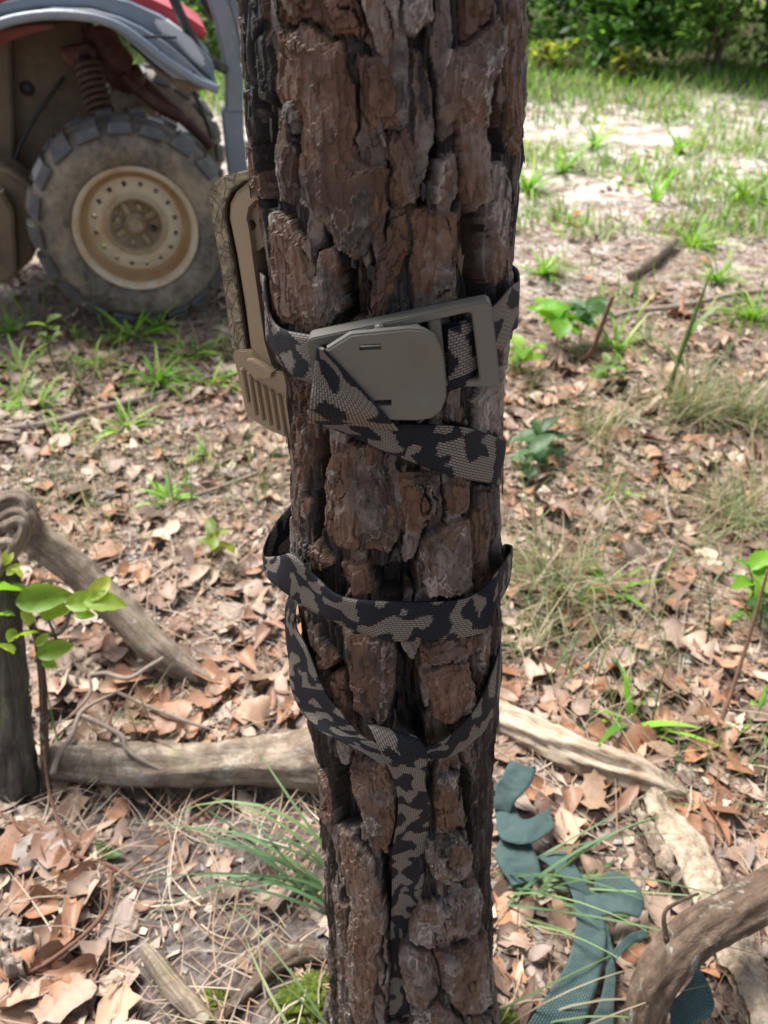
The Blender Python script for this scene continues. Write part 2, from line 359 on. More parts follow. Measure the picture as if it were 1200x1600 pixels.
# the hand-laid plates
for k, (poly, lf, tone, fr) in enumerate(PL):
    pts = np.array([ths(T(x, y)) for x, y in poly]); pu = pts[:, 0] * RM; pv = pts[:, 1]
    rr = np.where((SS1 > pv.min() - .01) & (SS1 < pv.max() + .01))[0]; cc = np.where((TH1 * RM > pu.min() - .01) & (TH1 * RM < pu.max() + .01))[0]
    if not len(rr) or not len(cc): continue
    sl = np.ix_(rr, cc); x = wu[sl]; y = wv[sl]; ins = np.zeros(x.shape, bool); dm = np.full(x.shape, 1.)
    n = len(pu)
    for i in range(n):
        ax, ay, bx, by = pu[i], pv[i], pu[(i + 1) % n], pv[(i + 1) % n]
        with np.errstate(divide='ignore', invalid='ignore'):
            ins ^= ((ay > y) != (by > y)) & (x < (bx - ax) * (y - ay) / (by - ay + 1e-15) + ax)
        tt = np.clip(((x - ax) * (bx - ax) + (y - ay) * (by - ay)) / ((bx - ax) ** 2 + (by - ay) ** 2), 0, 1)
        dm = np.minimum(dm, np.hypot(x - ax - tt * (bx - ax), y - ay - tt * (by - ay)))
    d = np.where(ins, dm, -dm); u_, v_ = U[sl], V[sl]
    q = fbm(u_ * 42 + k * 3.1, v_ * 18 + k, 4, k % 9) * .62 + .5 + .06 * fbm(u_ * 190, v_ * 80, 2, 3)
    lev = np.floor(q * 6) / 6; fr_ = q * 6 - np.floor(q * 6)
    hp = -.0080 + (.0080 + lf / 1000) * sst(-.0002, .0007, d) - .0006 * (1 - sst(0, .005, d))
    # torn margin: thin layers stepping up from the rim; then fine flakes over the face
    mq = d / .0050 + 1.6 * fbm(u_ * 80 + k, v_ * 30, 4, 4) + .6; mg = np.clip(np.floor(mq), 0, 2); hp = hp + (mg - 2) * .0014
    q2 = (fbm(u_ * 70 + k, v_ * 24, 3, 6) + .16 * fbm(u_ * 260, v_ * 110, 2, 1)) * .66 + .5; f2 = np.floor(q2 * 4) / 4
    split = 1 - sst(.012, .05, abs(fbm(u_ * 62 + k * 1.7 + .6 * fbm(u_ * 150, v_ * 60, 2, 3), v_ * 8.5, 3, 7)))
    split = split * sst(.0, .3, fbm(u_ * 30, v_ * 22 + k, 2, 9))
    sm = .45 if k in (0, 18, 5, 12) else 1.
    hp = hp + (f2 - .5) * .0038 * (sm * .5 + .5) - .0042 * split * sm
    rim = np.maximum(np.maximum((fr_ < .10) * 1., (q2 * 4 - np.floor(q2 * 4) < .085) * .9), (mq - np.floor(mq) < .16) * (mg > 0) * (mg < 2.5) * (mq < 3))  # weathered pale rims; their tone also stands in for lit edges
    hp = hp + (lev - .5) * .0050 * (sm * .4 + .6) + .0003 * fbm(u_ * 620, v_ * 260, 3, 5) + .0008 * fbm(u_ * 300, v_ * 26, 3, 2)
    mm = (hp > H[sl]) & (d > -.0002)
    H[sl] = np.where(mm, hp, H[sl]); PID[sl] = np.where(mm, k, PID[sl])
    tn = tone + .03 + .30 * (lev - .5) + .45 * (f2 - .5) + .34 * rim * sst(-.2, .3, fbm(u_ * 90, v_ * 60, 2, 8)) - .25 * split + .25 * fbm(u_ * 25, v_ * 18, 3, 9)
    fv = np.clip(fr * 1.15 * sst(-.25, .35, fbm(u_ * 38 + k, v_ * 22, 3, 10) + .35 * (fr - .3)) + .75 * (lev < .36) + .55 * (f2 < .37) * (fr > .05), 0, 1)
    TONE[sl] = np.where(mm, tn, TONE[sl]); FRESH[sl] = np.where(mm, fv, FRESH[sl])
H = np.clip(H, -.026, .0065)
RG = Rad(Sg) + H + .012 * sst(.12, -.03, Sg) * (.5 + .7 * np.sin(3 * THg + .8) + .4 * np.sin(5 * THg))
VG = TP(THg, Sg, RG)
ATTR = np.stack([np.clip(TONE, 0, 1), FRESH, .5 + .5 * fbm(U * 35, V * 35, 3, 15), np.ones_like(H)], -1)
i = np.arange(NS_ - 1)[:, None] * NT_; j = np.arange(NT_)[None, :]; j2 = (j + 1) % NT_
QD = np.stack([i + j, i + j2, i + NT_ + j2, i + NT_ + j], -1).reshape(-1, 4)
fid = PID[:-1, :].reshape(-1)
# small procedural plates out of view or tiny stay with the trunk
vals, cnt = np.unique(fid, return_counts=True)
keep = [v for v, c in zip(vals, cnt) if v >= 0 and c > 250]
keep = sorted(keep, key=lambda v: -cnt[list(vals).index(v)])
keep = [v for v in keep if v < 1000] + [v for v in keep if v >= 1000][:225]
fid = np.where(np.isin(fid, keep), fid, -1)

b = NT('pine_bark')
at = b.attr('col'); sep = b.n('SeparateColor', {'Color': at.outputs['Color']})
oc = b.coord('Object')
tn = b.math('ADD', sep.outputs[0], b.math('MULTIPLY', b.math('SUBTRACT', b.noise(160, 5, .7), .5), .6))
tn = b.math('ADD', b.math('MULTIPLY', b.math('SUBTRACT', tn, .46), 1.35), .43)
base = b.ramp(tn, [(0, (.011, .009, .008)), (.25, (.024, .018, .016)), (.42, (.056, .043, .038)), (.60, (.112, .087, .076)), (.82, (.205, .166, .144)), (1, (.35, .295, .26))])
fresh = b.ramp(b.noise(70, 5, .65), [(.3, (.075, .036, .021)), (.55, (.150, .074, .042)), (.75, (.225, .130, .080))])
c = b.mix(b.math('MULTIPLY', sep.outputs[1], .82), base, fresh)
grey = b.ramp(b.noise(45, 6, .75), [(.50, 0.), (.64, 1.)])
grey = b.math('MULTIPLY', grey, b.ramp(tn, [(.28, 0.), (.45, 1.)]))
c = b.mix(b.math('MULTIPLY', grey, .5), c, (.27, .245, .22))
pit = b.ramp(b.n('TexVoronoi', {'Vector': b.coord('Object', (1, 1, .6)), 'Scale': 260}).outputs['Distance'], [(.08, 1.), (.17, 0.)])
pit = b.math('MULTIPLY', pit, b.ramp(b.noise(60, 2), [(.55, 0.), (.62, 1.)]))
c = b.mix(b.math('MULTIPLY', pit, .8), c, (.02, .015, .012))
b.bump(b.noise(900, 6, .75, b.coord('Object', (1, 1, .35))), .55, .0012)
b.bump(b.noise(330, 4, .6), .6, .0018)
crk = b.ramp(b.n('TexVoronoi', {'Vector': b.n('Mapping', {'Vector': b.n('Vector' + 'Math', {0: oc, 1: b.n('TexNoise', {'Vector': oc, 'Scale': 120, 'Detail': 3}).outputs['Color']}, operation='ADD').outputs[0], 'Scale': (1, 1, .35)}).outputs[0], 'Scale': 75}, feature='DISTANCE_TO_EDGE').outputs['Distance'], [(.0, 0.), (.035, 1.)])
b.bump(crk, .5, .0012)
MAT_BARK = b.out(c, b.ramp(b.noise(200, 3), [(.3, .42), (.7, .75)]), .45)

pine = empty('pine_tree', tuple(AB), 'rough barked pine trunk in the foreground wrapped by the camouflage webbing strap', 'tree')
VF = VG.reshape(-1, 3); AF = ATTR.reshape(-1, 4)
def sub_mesh(name, mask, weld=True):
    q = QD[mask]; u, inv = np.unique(q, return_inverse=True)
    me = mesh_np(name, VF[u], inv.reshape(-1, 4), smooth=False); vcol(me, AF[u]); return me
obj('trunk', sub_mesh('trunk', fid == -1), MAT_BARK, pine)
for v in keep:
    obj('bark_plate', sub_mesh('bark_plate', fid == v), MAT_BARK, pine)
# loose curled scales standing off the plates
def flakes(n, seed):
    rs = np.random.RandomState(seed); out = []; cols = []
    gi = np.abs(np.diff(H[:len(s_d), :len(th_f)], axis=0))[:, :-1] + np.abs(np.diff(H[:len(s_d), :len(th_f)], axis=1))[:-1]
    pr = np.where(gi > .0011, 1., 0.).ravel(); pr /= pr.sum()
    for idx in rs.choice(len(pr), n, p=pr):
        r0, c0 = divmod(idx, len(th_f) - 1)
        r0 = min(r0 + 3, NS_ - 1)
        th, s = TH1[c0], SS1[r0]; hh = H[max(0, r0 - 6):r0 + 7, max(0, c0 - 6):c0 + 7].max()
        a, bb = rs.uniform(.0008, .0026), rs.uniform(.0018, .006) * rs.choice([1, 1, 1.6]); m = 11
        an = np.sort(rs.rand(m)) * 2 * np.pi; rad = rs.uniform(.45, 1.25, m)
        x = np.concatenate([[0], np.cos(an) * rad * a]); y = np.concatenate([[0], np.sin(an) * rad * bb])
        tl, tk, cu_ = rs.uniform(-.05, .12), rs.uniform(.0004, .0009), rs.uniform(-40, 60)
        lift_ = .0002 + np.maximum(0, -y) * tl * 1.0 + cu_ * x * x + np.abs(rs.randn(m + 1)) * .0002
        rr0 = Rad(s) + hh + lift_
        top = TP(th + x / RM, s + y, rr0); bot = TP(th + x / RM, s + y, rr0 - tk)
        v = np.vstack([top, bot]); k = np.arange(1, m + 1); k2 = np.roll(k, -1); M = m + 1
        t = np.vstack([np.stack([0 * k, k, k2], 1), np.stack([0 * k + M, k2 + M, k + M], 1), np.stack([k, k + M, k2 + M], 1), np.stack([k, k2 + M, k2], 1)])
        out.append((v, np.zeros((0, 4), int), t)); cl = np.tile([np.clip(TONE[r0, c0] + rs.uniform(-.15, .10), .1, .7), FRESH[r0, c0], .5, 1], (2 * M, 1)); cols.append(cl)
    V_, Q_, T_ = join_arrays(out); me = mesh_np('bark_scale', V_, None, T_, False); vcol(me, np.vstack(cols)); return me
o = obj('bark_scale', flakes(260, 4), MAT_BARK, pine); o['kind'] = 'stuff'
# ================================================================== STRAPS
def webbing_mat(name, dark, light, camo=True, rib=(900, 300)):
    b = NT(name); uv = b.n('UVMap').outputs[0]
    if camo:
        q = b.n('VectorMath', {0: b.n('VectorMath', {0: uv, 1: (520, 1000, 1)}, operation='MULTIPLY').outputs[0]}, operation='FLOOR').outputs[0]
        q = b.n('VectorMath', {0: q, 1: (1 / 520, 1 / 1000, 1)}, operation='MULTIPLY').outputs[0]
        n1 = b.n('TexNoise', {'Vector': q, 'Scale': 74, 'Detail': 0.0, 'Roughness': .4, 'Distortion': .5}).outputs['Fac']
        msk = b.ramp(n1, [(.515, 0.), (.525, 1.)])
        tan = b.mix(b.noise(140, 3, .6, uv), light, tuple(x * .72 for x in light))
        c = b.mix(msk, dark, tan)
    else:
        c = b.mix(b.noise(60, 4, .7, uv), dark, light); c = b.mix(b.ramp(b.noise(35, 6, .75), [(.55, 0.), (.75, .6)]), c, (.16, .13, .10))
    w = b.n('TexBrick', {'Vector': b.n('VectorMath', {0: uv, 1: (1, 1, 1)}, operation='MULTIPLY').outputs[0], 'Scale': 1.0, 'Mortar Size': .00030 if camo else .0004, 'Mortar Smooth': .6,
        'Brick Width': .0029 if camo else .0036, 'Row Height': .00142 if camo else .0019, 'Color1': (1, 1, 1), 'Color2': (.8, .8, .8), 'Mortar': (0, 0, 0)})
    c = b.mix(1., c, b.ramp(w.outputs['Color'], [(0, (.24, .24, .26)), (.9, (1, 1, 1))]), 'MULTIPLY')
    b.bump(w.outputs['Color'], .8, .0007)
    b.bump(b.noise(2500, 2, .5, uv), .2, .0004)
    return b.out(c, .75, .25)
MAT_CAMO = webbing_mat('camouflage_webbing', (.012, .014, .022), (.235, .205, .175))
def ribbon(name, A, B, mat, parent, n=None, m=9, th=.0016, u0=0., label=None, sag=0., wob=0.):
    """a webbing band between two edge lines (world points), with thickness and woven uv in metres"""
    A = np.asarray(A, float); B = np.asarray(B, float); n = n or 14 * len(A)
    a, bb = crom(A, n), crom(B, n); f = np.linspace(0, 1, m)[None, :, None]
    S = a[:, None] * (1 - f) + bb[:, None] * f
    du = np.gradient(S, axis=0); dv = np.gradient(S, axis=1); N = np.cross(du, dv); N /= np.linalg.norm(N, axis=2)[..., None] + 1e-12
    N = N / (np.linalg.norm(N, axis=2)[..., None] + 1e-12)
    S = S + N * (sag * np.sin(np.pi * f))
    if wob: S = S + N * (wob * fbm(S[..., 0] * 45 + u0 * 9, S[..., 1] * 45, 3, 5))[..., None]
    for _ in range(2): N[1:-1] = (N[:-2] + 2 * N[1:-1] + N[2:]) / 4; N /= np.linalg.norm(N, axis=2)[..., None] + 1e-12
    mid = S[:, m // 2]; L = np.concatenate([[0], np.cumsum(np.linalg.norm(np.diff(mid, axis=0), axis=1))])
    edge = .6 + .4 * np.sqrt(np.clip(1 - (2 * f - 1) ** 4, 0, 1))
    top = (S + N * th / 2 * edge).reshape(-1, 3); bot = (S - N * th / 2 * edge).reshape(-1, 3)
    W_ = max(.026, float(np.median(np.linalg.norm(a - bb, axis=1))))
    uvg = np.stack(np.broadcast_arrays(L[:, None] + u0, np.linspace(0, W_, m)[None]), -1).reshape(-1, 2)
    i = np.arange(n - 1)[:, None] * m; j = np.arange(m - 1)[None]
    q = np.stack([i + j, i + m + j, i + m + j + 1, i + j + 1], -1).reshape(-1, 4); K = n * m
    per = np.concatenate([np.arange(m), np.arange(1, n) * m + m - 1, (n - 1) * m + np.arange(m - 2, -1, -1), np.arange(n - 2, 0, -1) * m])
    p2 = np.roll(per, -1)
    Q = np.vstack([q, q[:, ::-1] + K, np.stack([per, p2, p2 + K, per + K], 1)])
    me = mesh_np(name, np.vstack([top, bot]), Q); uvset(me, np.vstack([uvg, uvg])); 
    o = obj(name, me, mat, parent)
    if label: o['label'] = label
    return o
def TD(px, py, dd): return P(px, py, axis_depth(py) + dd)
def arc(s0, s1, t0, t1, off, n=8): return [TP(np.array(t), np.array(s), np.array(float(Rad(s)) + off)) for t, s in zip(np.linspace(t0, t1, n), np.linspace(s0, s1, n))]
strap = empty('camouflage_strap', tuple(T(632, 1170, .003)), 'dark navy and tan camouflage webbing strap wound around the pine trunk', 'strap')
o1 = .0045
A = [T(414,433,o1), T(428,503,o1), T(479,522,o1), T(560,524,o1), T(640,520,o1), T(700,505,o1), T(745,495,o1), T(775,474,o1), T(799,446,o1)]
B = [T(417,535,o1), T(446,577,o1), T(486,598,o1), T(560,606,o1), T(640,606,o1), T(700,605,o1), T(745,592,o1), T(783,550,o1), T(797,520,o1)]
ta, sa = ths(A[-1]); tb, sb = ths(B[-1]); ta0, sa0 = ths(A[0]); tb0, sb0 = ths(B[0])
A2 = A + arc(sa, sa0, ta + .2, ta0 + 2 * math.pi, o1, 9); B2 = B + arc(sb, sb0, tb + .2, tb0 + 2 * math.pi, o1, 9)
ribbon('webbing', A2, B2, MAT_CAMO, strap, n=150, label='taut band running under the plastic buckle')
# strap threaded through the buckle
ribbon('webbing', [T(700,512,.014), T(722,506,.017), T(742,501,.014), T(752,498,.008)], [T(700,612,.014), T(726,602,.017), T(745,590,.014), T(754,584,.008)], MAT_CAMO, strap, u0=.31, label='doubled band seen through the open buckle frame')
ribbon('webbing', [T(481,640,.006), T(540,650,.0068), T(600,662,.0068), T(695,664,.0065), T(745,672,.006), T(788,690,.0055), T(784,700,-.004)],
       [T(482,656,.0068), T(545,680,.0068), T(600,704,.0068), T(660,728,.0065), T(716,746,.006), T(775,757,.0055), T(776,762,-.004)], MAT_CAMO, strap, n=110, u0=.50, label='slack tail band below the buckle ending at the right')
# wrap across the middle
A = [TD(470,780,.05), TD(453,790,.03), TD(424,828,.016), TD(411,866,0), TD(433,869,-.03), T(458,866,.010), T(494,901,.006), T(535,932,.005), T(615,940,.005), T(709,938,.005), T(748,924,.006), T(778,890,.010), TD(800,858,-.02), TD(792,850,.0), TD(770,850,.05)]
B = [TD(470,850,.05), TD(455,872,.03), TD(430,890,.016), TD(415,897,0), TD(430,914,-.03), T(452,930,.010), T(480,950,.006), T(525,972,.005), T(600,999,.005), T(670,1000,.005), T(752,988,.006), T(776,948,.010), TD(796,908,-.02), TD(790,900,0.), TD(772,900,.05)]
ta, sa = ths(A[-1]); tb, sb = ths(A[0])
mid = [AB + AX * sa + (E2 * .035 - E1 * (.085)), AB + AX * ((sa + sb) / 2) - E1 * .086, AB + AX * sb + (-E2 * .035 - E1 * .085)]
ta_, sa_ = ths(B[-1]); tb_, sb_ = ths(B[0]); mid2 = [m - AX * .024 for m in mid]
ribbon('webbing', A + mid + [A[0]], B + mid2 + [B[0]], MAT_CAMO, strap, n=230, u0=1.1, label='loose wrap standing off the trunk at the left')
# lower wrap, left side twisting down to the knot
A = [TD(452,930,-.015), TD(446,950,-.02), TD(447,995,-.025), TD(452,1034,-.03), TD(455,1073,-.035), T(470,1109,.009), T(497,1140,.008), T(545,1165,.007), T(602,1198,.008)]
B = [TD(470,932,-.02), T(462,950,.008), T(464,982,.006), T(480,1013,.005), T(509,1083,.004), T(537,1118,.004), T(562,1147,.004), T(585,1160,.005), T(614,1176,.006)]
ribbon('webbing', A, B, MAT_CAMO, strap, n=110, u0=2.3, label='twisted band sloping down to the knot at left')
A = [T(655,1168,.006), T(680,1162,.005), T(703,1148,.005), T(744,1105,.005), T(772,1042,.004), T(782,1000,-.01)]
B = [T(664,1190,.006), T(690,1184,.005), T(713,1179,.005), T(748,1152,.005), T(772,1112,.004), T(784,1060,-.01)]
ribbon('webbing', A, B, MAT_CAMO, strap, n=80, u0=3.0, label='band rising to the right from the knot')
A = [T(570,1128,.002), T(580,1142,.006), T(597,1180,.010), T(614,1215,.008), T(622,1262,.003), T(613,1330,-.004), T(612,1400,-.008), T(608,1500,-.011), T(606,1640,-.011)]
B = [T(650,1150,.004), T(664,1168,.010), T(668,1188,.011), T(664,1222,.008), T(672,1260,.003), T(668,1310,-.004), T(660,1400,-.008), T(648,1500,-.011), T(640,1640,-.011)]
ribbon('webbing', A, B, MAT_CAMO, strap, n=150, u0=3.7, label='end hanging from the knot down the trunk')

# ------------------------------------------------------------------ buckle (a part of the strap)
def plane_pt(px, py, O, N):
    d = ray(px, py); return CO + d * (((O - CO) @ N) / (d @ N))
def prism(poly, depth_vec, bev=.0008, seg=2, hole=None):
    """solid from a world outline swept by depth_vec; holes are bridged as a ring"""
    bm = bmesh.new(); n = len(poly)
    f0 = [bm.verts.new(p) for p in poly]; f1 = [bm.verts.new(np.asarray(p) + depth_vec) for p in poly]
    if hole is None:
        bm.faces.new(f0); bm.faces.new(f1[::-1])
    for i in range(n): bm.faces.new((f0[i], f1[i], f1[(i + 1) % n], f0[(i + 1) % n]))
    if hole is not None:
        h0 = [bm.verts.new(p) for p in hole]; h1 = [bm.verts.new(np.asarray(p) + depth_vec) for p in hole]
        for i in range(n):
            k = (i + 1) % n
            bm.faces.new((f0[i], f0[k], h0[k], h0[i])); bm.faces.new((f1[k], f1[i], h1[i], h1[k])); bm.faces.new((h0[i], h0[k], h1[k], h1[i]))
    bmesh.ops.recalc_face_normals(bm, faces=bm.faces)
    if bev:
        es = [e for e in bm.edges if len(e.link_faces) == 2 and e.calc_face_angle(0) > R(28)]
        bmesh.ops.bevel(bm, geom=es, offset=bev, segments=seg, affect='EDGES', clamp_overlap=True)
    return bm
def rounded(pts, rads, k=5):
    out = []; n = len(pts); pts = [np.asarray(p, float) for p in pts]
    for i in range(n):
        p, a, c = pts[i], pts[i - 1], pts[(i + 1) % n]; r = rads[i] if hasattr(rads, '__len__') else rads
        if r <= 0: out.append(p); continue
        u = (a - p) / np.linalg.norm(a - p); w = (c - p) / np.linalg.norm(c - p)
        s, e = p + u * r, p + w * r
        for t in np.linspace(0, 1, k): out.append((1 - t) ** 2 * s + 2 * t * (1 - t) * p + t * t * e)
    return out
b = NT('olive_plastic'); b.bump(b.noise(1400, 3, .6), .12, .0004)
b.bump(b.noise(60, 2), .1, .001)
cc = b.mix(b.noise(90, 4, .7), (.122, .117, .102), (.104, .100, .086))
cc = b.mix(b.ramp(b.noise(700, 5, .8), [(.60, 0.), (.72, .35)]), cc, (.16, .145, .125))
MAT_OLIVE = b.out(cc, .40, .5)
BN = E1 * .98 - E2 * .02 - AX * .10; BN /= np.linalg.norm(BN)     # the buckle leans back a little
BO = T(630, 560, .006)
bp = lambda x, y, o=0.: plane_pt(x, y, BO + BN * o, BN)
buckle = bpy.data.objects.new('buckle', None); buckle.empty_display_size = .02; link(buckle, strap); buckle.location = Vector(BO) - strap.location
outer = [bp(479,530,.004), bp(768,470,.004), bp(783,605,.004), bp(492,602,.004)]
inner = [bp(497,541,.004), bp(737,487,.004), bp(750,594,.004), bp(506,592,.004)]
ro, ri = rounded(outer, .0035), rounded(inner, .002)
obj('frame', bm_mesh('frame', prism(ro, BN * -.0120, .0007, 2, ri), True, 40), MAT_OLIVE, buckle)
obj('crossbar', bm_mesh('crossbar', prism([bp(668,500,.001), bp(688,496,.001), bp(700,606,.001), bp(680,608,.001)], BN * -.005, .0008), True, 40), MAT_OLIVE, buckle)
obj('crossbar', bm_mesh('crossbar', prism([bp(560,522,.003), bp(655,503,.003), bp(660,516,.003), bp(562,534,.003)], BN * .006, .0008), True, 40), MAT_OLIVE, buckle)
# lever: closed solid with two slots and a thumb hollow
LN = BN * .985 + E2 * .10 - AX * .06; LN /= np.linalg.norm(LN); LO = BO + BN * .0135
lp = lambda x, y, o=0.: plane_pt(x, y, LO + LN * o, LN)
lev_px = [(508,548),(548,523),(640,514),(664,516),(682,528),(692,550),(697,590),(698,622),(690,642),(674,655),(650,658),(598,657),(560,620)]
bm = prism(rounded([lp(x, y) for x, y in lev_px], .0012, 3), LN * -.0052, 0)
bmesh.ops.bevel(bm, geom=[e for e in bm.edges if len(e.link_faces) == 2 and e.calc_face_angle(0) > R(50)], offset=.0010, segments=3, affect='EDGES', clamp_overlap=True)
lever = obj('lever', bm_mesh('lever', bm, True, 45), MAT_OLIVE, buckle)
def boolean(o, cutters):
    for c_ in cutters:
        mod = o.modifiers.new('cut', 'BOOLEAN'); mod.operation = 'DIFFERENCE'; mod.object = c_; mod.solver = 'EXACT'
    bpy.context.view_layer.update(); dg = bpy.context.evaluated_depsgraph_get()
    me = bpy.data.meshes.new_from_object(o.evaluated_get(dg)); o.modifiers.clear(); o.data = me
    for c_ in cutters: bpy.data.objects.remove(c_)
cuts = []
for (x0, y0, x1, y1, h) in ((562,543,597,541,9), (586,630,613,629,9)):
    c_ = bpy.data.objects.new('cutter', bm_mesh('cutter', prism([lp(x0,y0,.003), lp(x1,y1,.003), lp(x1,y1+h,.003), lp(x0,y0+h,.003)], LN * -.012, 0), False)); link(c_); cuts.append(c_)
# thumb hollow: shallow cut with a flattened ball
bm = bmesh.new(); bmesh.ops.create_uvsphere(bm, u_segments=40, v_segments=24, radius=1.)
hc = lp(664, 590, 0); hy = lp(664, 546, 0) - lp(664, 634, 0); hy /= np.linalg.norm(hy); hx = np.cross(hy, LN)
M = Matrix(((hx[0]*.0085, hy[0]*.0175, LN[0]*.0030, hc[0]+LN[0]*.0013), (hx[1]*.0085, hy[1]*.0175, LN[1]*.0030, hc[1]+LN[1]*.0013), (hx[2]*.0085, hy[2]*.0175, LN[2]*.0030, hc[2]+LN[2]*.0013), (0,0,0,1)))
bmesh.ops.transform(bm, matrix=M, verts=bm.verts)
c_ = bpy.data.objects.new('cutter', bm_mesh('cutter', bm)); link(c_); cuts.append(c_)
boolean(lever, cuts)
for p_ in lever.data.polygons: p_.use_smooth = True
lever.data.set_sharp_from_angle(angle=R(40))
# tail leaving the lever: a slanting fold over its cut corner
ribbon('webbing', [lp(495,541,-.002), lp(489,590,-.001), lp(482,640,.000), T(481,660,.008)], [lp(508,547,.0018), lp(560,602,.0020), lp(602,648,.0020), T(622,672,.009)], MAT_CAMO, strap, u0=.14, label='slanting fold hanging from the lever')
# hinge pin
obj('hinge_pin', tube_mesh('hinge_pin', [bp(592,507,.006), bp(600,600,.004)], .0022, ns=10, seg=4), MAT_OLIVE, buckle)

# ================================================================== TRAIL CAMERA on the trunk's left side
XO = -E2; YD = -E1                                                   # outward, and away from the viewer
SO = T(395, 450, .0); TCN = E1 * .90 - E2 * .43; TCN = TCN - AX * (TCN @ AX); TCN /= np.linalg.norm(TCN)
TCO = P(392, 450, axis_depth(450) - .012)
tcp = lambda x, y, o=0.: plane_pt(x, y, TCO + TCN * o, TCN)
trail = empty('trail_camera', tuple(P(405, 560, axis_depth(560))), 'tan trail camera with camouflage front shell strapped on the left of the trunk', 'trail camera')
b = NT('tan_plastic'); b.bump(b.noise(900, 3, .6), .10, .0004)
MAT_TAN = b.out(b.mix(b.noise(40, 4, .7), (.30, .225, .145), (.25, .185, .118)), .45, .4)
b = NT('camouflage_shell'); v1 = b.n('TexVoronoi', {'Vector': b.coord('Object', (1, 1, .45)), 'Scale': 120, 'Randomness': 1.}, feature='F1')
n2 = b.noise(70, 5, .7, dist=1.5)
cc = b.ramp(n2, [(.32, (.03, .028, .02)), (.42, (.13, .105, .06)), (.55, (.30, .25, .17)), (.66, (.12, .14, .07)), (.8, (.42, .38, .30))])
cr_ = b.ramp(b.n('TexVoronoi', {'Vector': b.coord('Object', (1, 1, .5)), 'Scale': 150}, feature='DISTANCE_TO_EDGE').outputs['Distance'], [(.0, 1.), (.06, 0.)])
cc = b.mix(b.math('MULTIPLY', cr_, .5), cc, (.05, .04, .03)); b.bump(b.noise(160, 4, .6), .8, .003); b.bump(cr_, .6, .002)
MAT_SHELL = b.out(cc, .6, .35)
b = NT('black_gasket'); MAT_BLACK = b.out((.035, .022, .015), .6, .3)
b = NT('dark_recess_plastic'); MAT_DKTAN = b.out(b.mix(b.noise(60, 3), (.085, .066, .045), (.06, .046, .032)), .5, .35)
WID = .072
# front shell (camouflage), gasket, tan back body
sh = [(402,262),(372,268),(346,276),(331,290),(326,312),(331,345),(341,400),(352,470),(362,545),(372,547),(384,545),(374,480),(362,400),(350,340),(351,316),(360,298),(380,282),(402,277)]
obj('front_shell', bm_mesh('front_shell', prism(rounded([tcp(x, y) for x, y in sh], .0008, 3), -TCN * WID, .0018, 3), True, 40), MAT_SHELL, trail)
gk = [(402,275),(379,281),(359,298),(349,317),(350,341),(361,400),(373,480),(383,547),(388,547),(378,480),(366,400),(354,342),(354,320),(362,302),(381,286),(402,280)]
obj('gasket', bm_mesh('gasket', prism([tcp(x, y, -.0012) for x, y in gk], -TCN * (WID + .0012), .0004, 1), True, 40), MAT_BLACK, trail)
bd = [(460,276),(404,279),(382,286),(365,301),(356,319),(355,342),(367,400),(380,480),(390,560),(408,582),(500,590),(490,400)]
body = obj('body', bm_mesh('body', prism([tcp(x, y, -.0002) for x, y in bd], -TCN * (WID - .001), .0026, 4), True, 40), MAT_TAN, trail)
# stepped recess behind the rim where the strap slot runs
rc = [(384,362),(380,345),(383,328),(394,316),(500,312),(500,560),(422,580),(410,540),(395,440)]
c_ = bpy.data.objects.new('cutter', bm_mesh('cutter', prism([tcp(x - 12, y, .01) for x, y in rc], -TCN * .0155, 0), False)); link(c_)
c2 = bpy.data.objects.new('cutter', bm_mesh('cutter', prism([tcp(x - 12, y, .01) for x, y in [(389,400),(408,386),(520,386),(520,560),(428,592),(416,556),(400,470)]], -TCN * .045, 0), False)); link(c2)
boolean(body, [c_, c2]); body.data.set_sharp_from_angle(angle=R(35))
bm = bmesh.new(); q = Matrix.Translation(Vector(tcp(390, 352, -.0040))) @ Vector(TCN).to_track_quat('Z', 'Y').to_matrix().to_4x4()
bmesh.ops.create_cone(bm, cap_ends=True, segments=20, radius1=.0030, radius2=.0030, depth=.003, matrix=q)
obj('screw_hole_disc', bm_mesh('screw_hole_disc', bm, True, 40), MAT_BLACK, trail)  # solid black disc stands in for the dark inside of the hole
# battery door at the bottom with grip ribs
bt = [(362,552),(372,546),(392,548),(415,578),(500,600),(520,690),(446,684),(418,672),(392,655),(383,644),(374,600)]
door = obj('battery_door', bm_mesh('battery_door', prism(rounded([tcp(x, y, .002) for x, y in bt], .0012, 3), -TCN * (WID + .004), .0016, 2), True, 40), MAT_TAN, trail)
obj('latch', bm_mesh('latch', prism(rounded([tcp(x, y, .006) for x, y in [(378,567),(384,562),(392,562),(424,584),(422,592),(396,592)]], .0006, 3), -TCN * .010, .0009, 2), True, 40), MAT_TAN, trail)
for k in range(7):
    x = 371 + k * 11.5; y0 = 575 + k * 6.5 + (8 if k > 1 else 0); y1 = 640 + k * 8.0
    if k == 0: y1 = 628
    obj('grip_rib', bm_mesh('grip_rib', prism([tcp(x + 2, y0, .0045), tcp(x + 7.5, y0 + 2, .0045), tcp(x + 17.5, y1 + 3, .0045), tcp(x + 12, y1, .0045)], -TCN * .004, .0006, 2), True, 40), MAT_TAN, door)
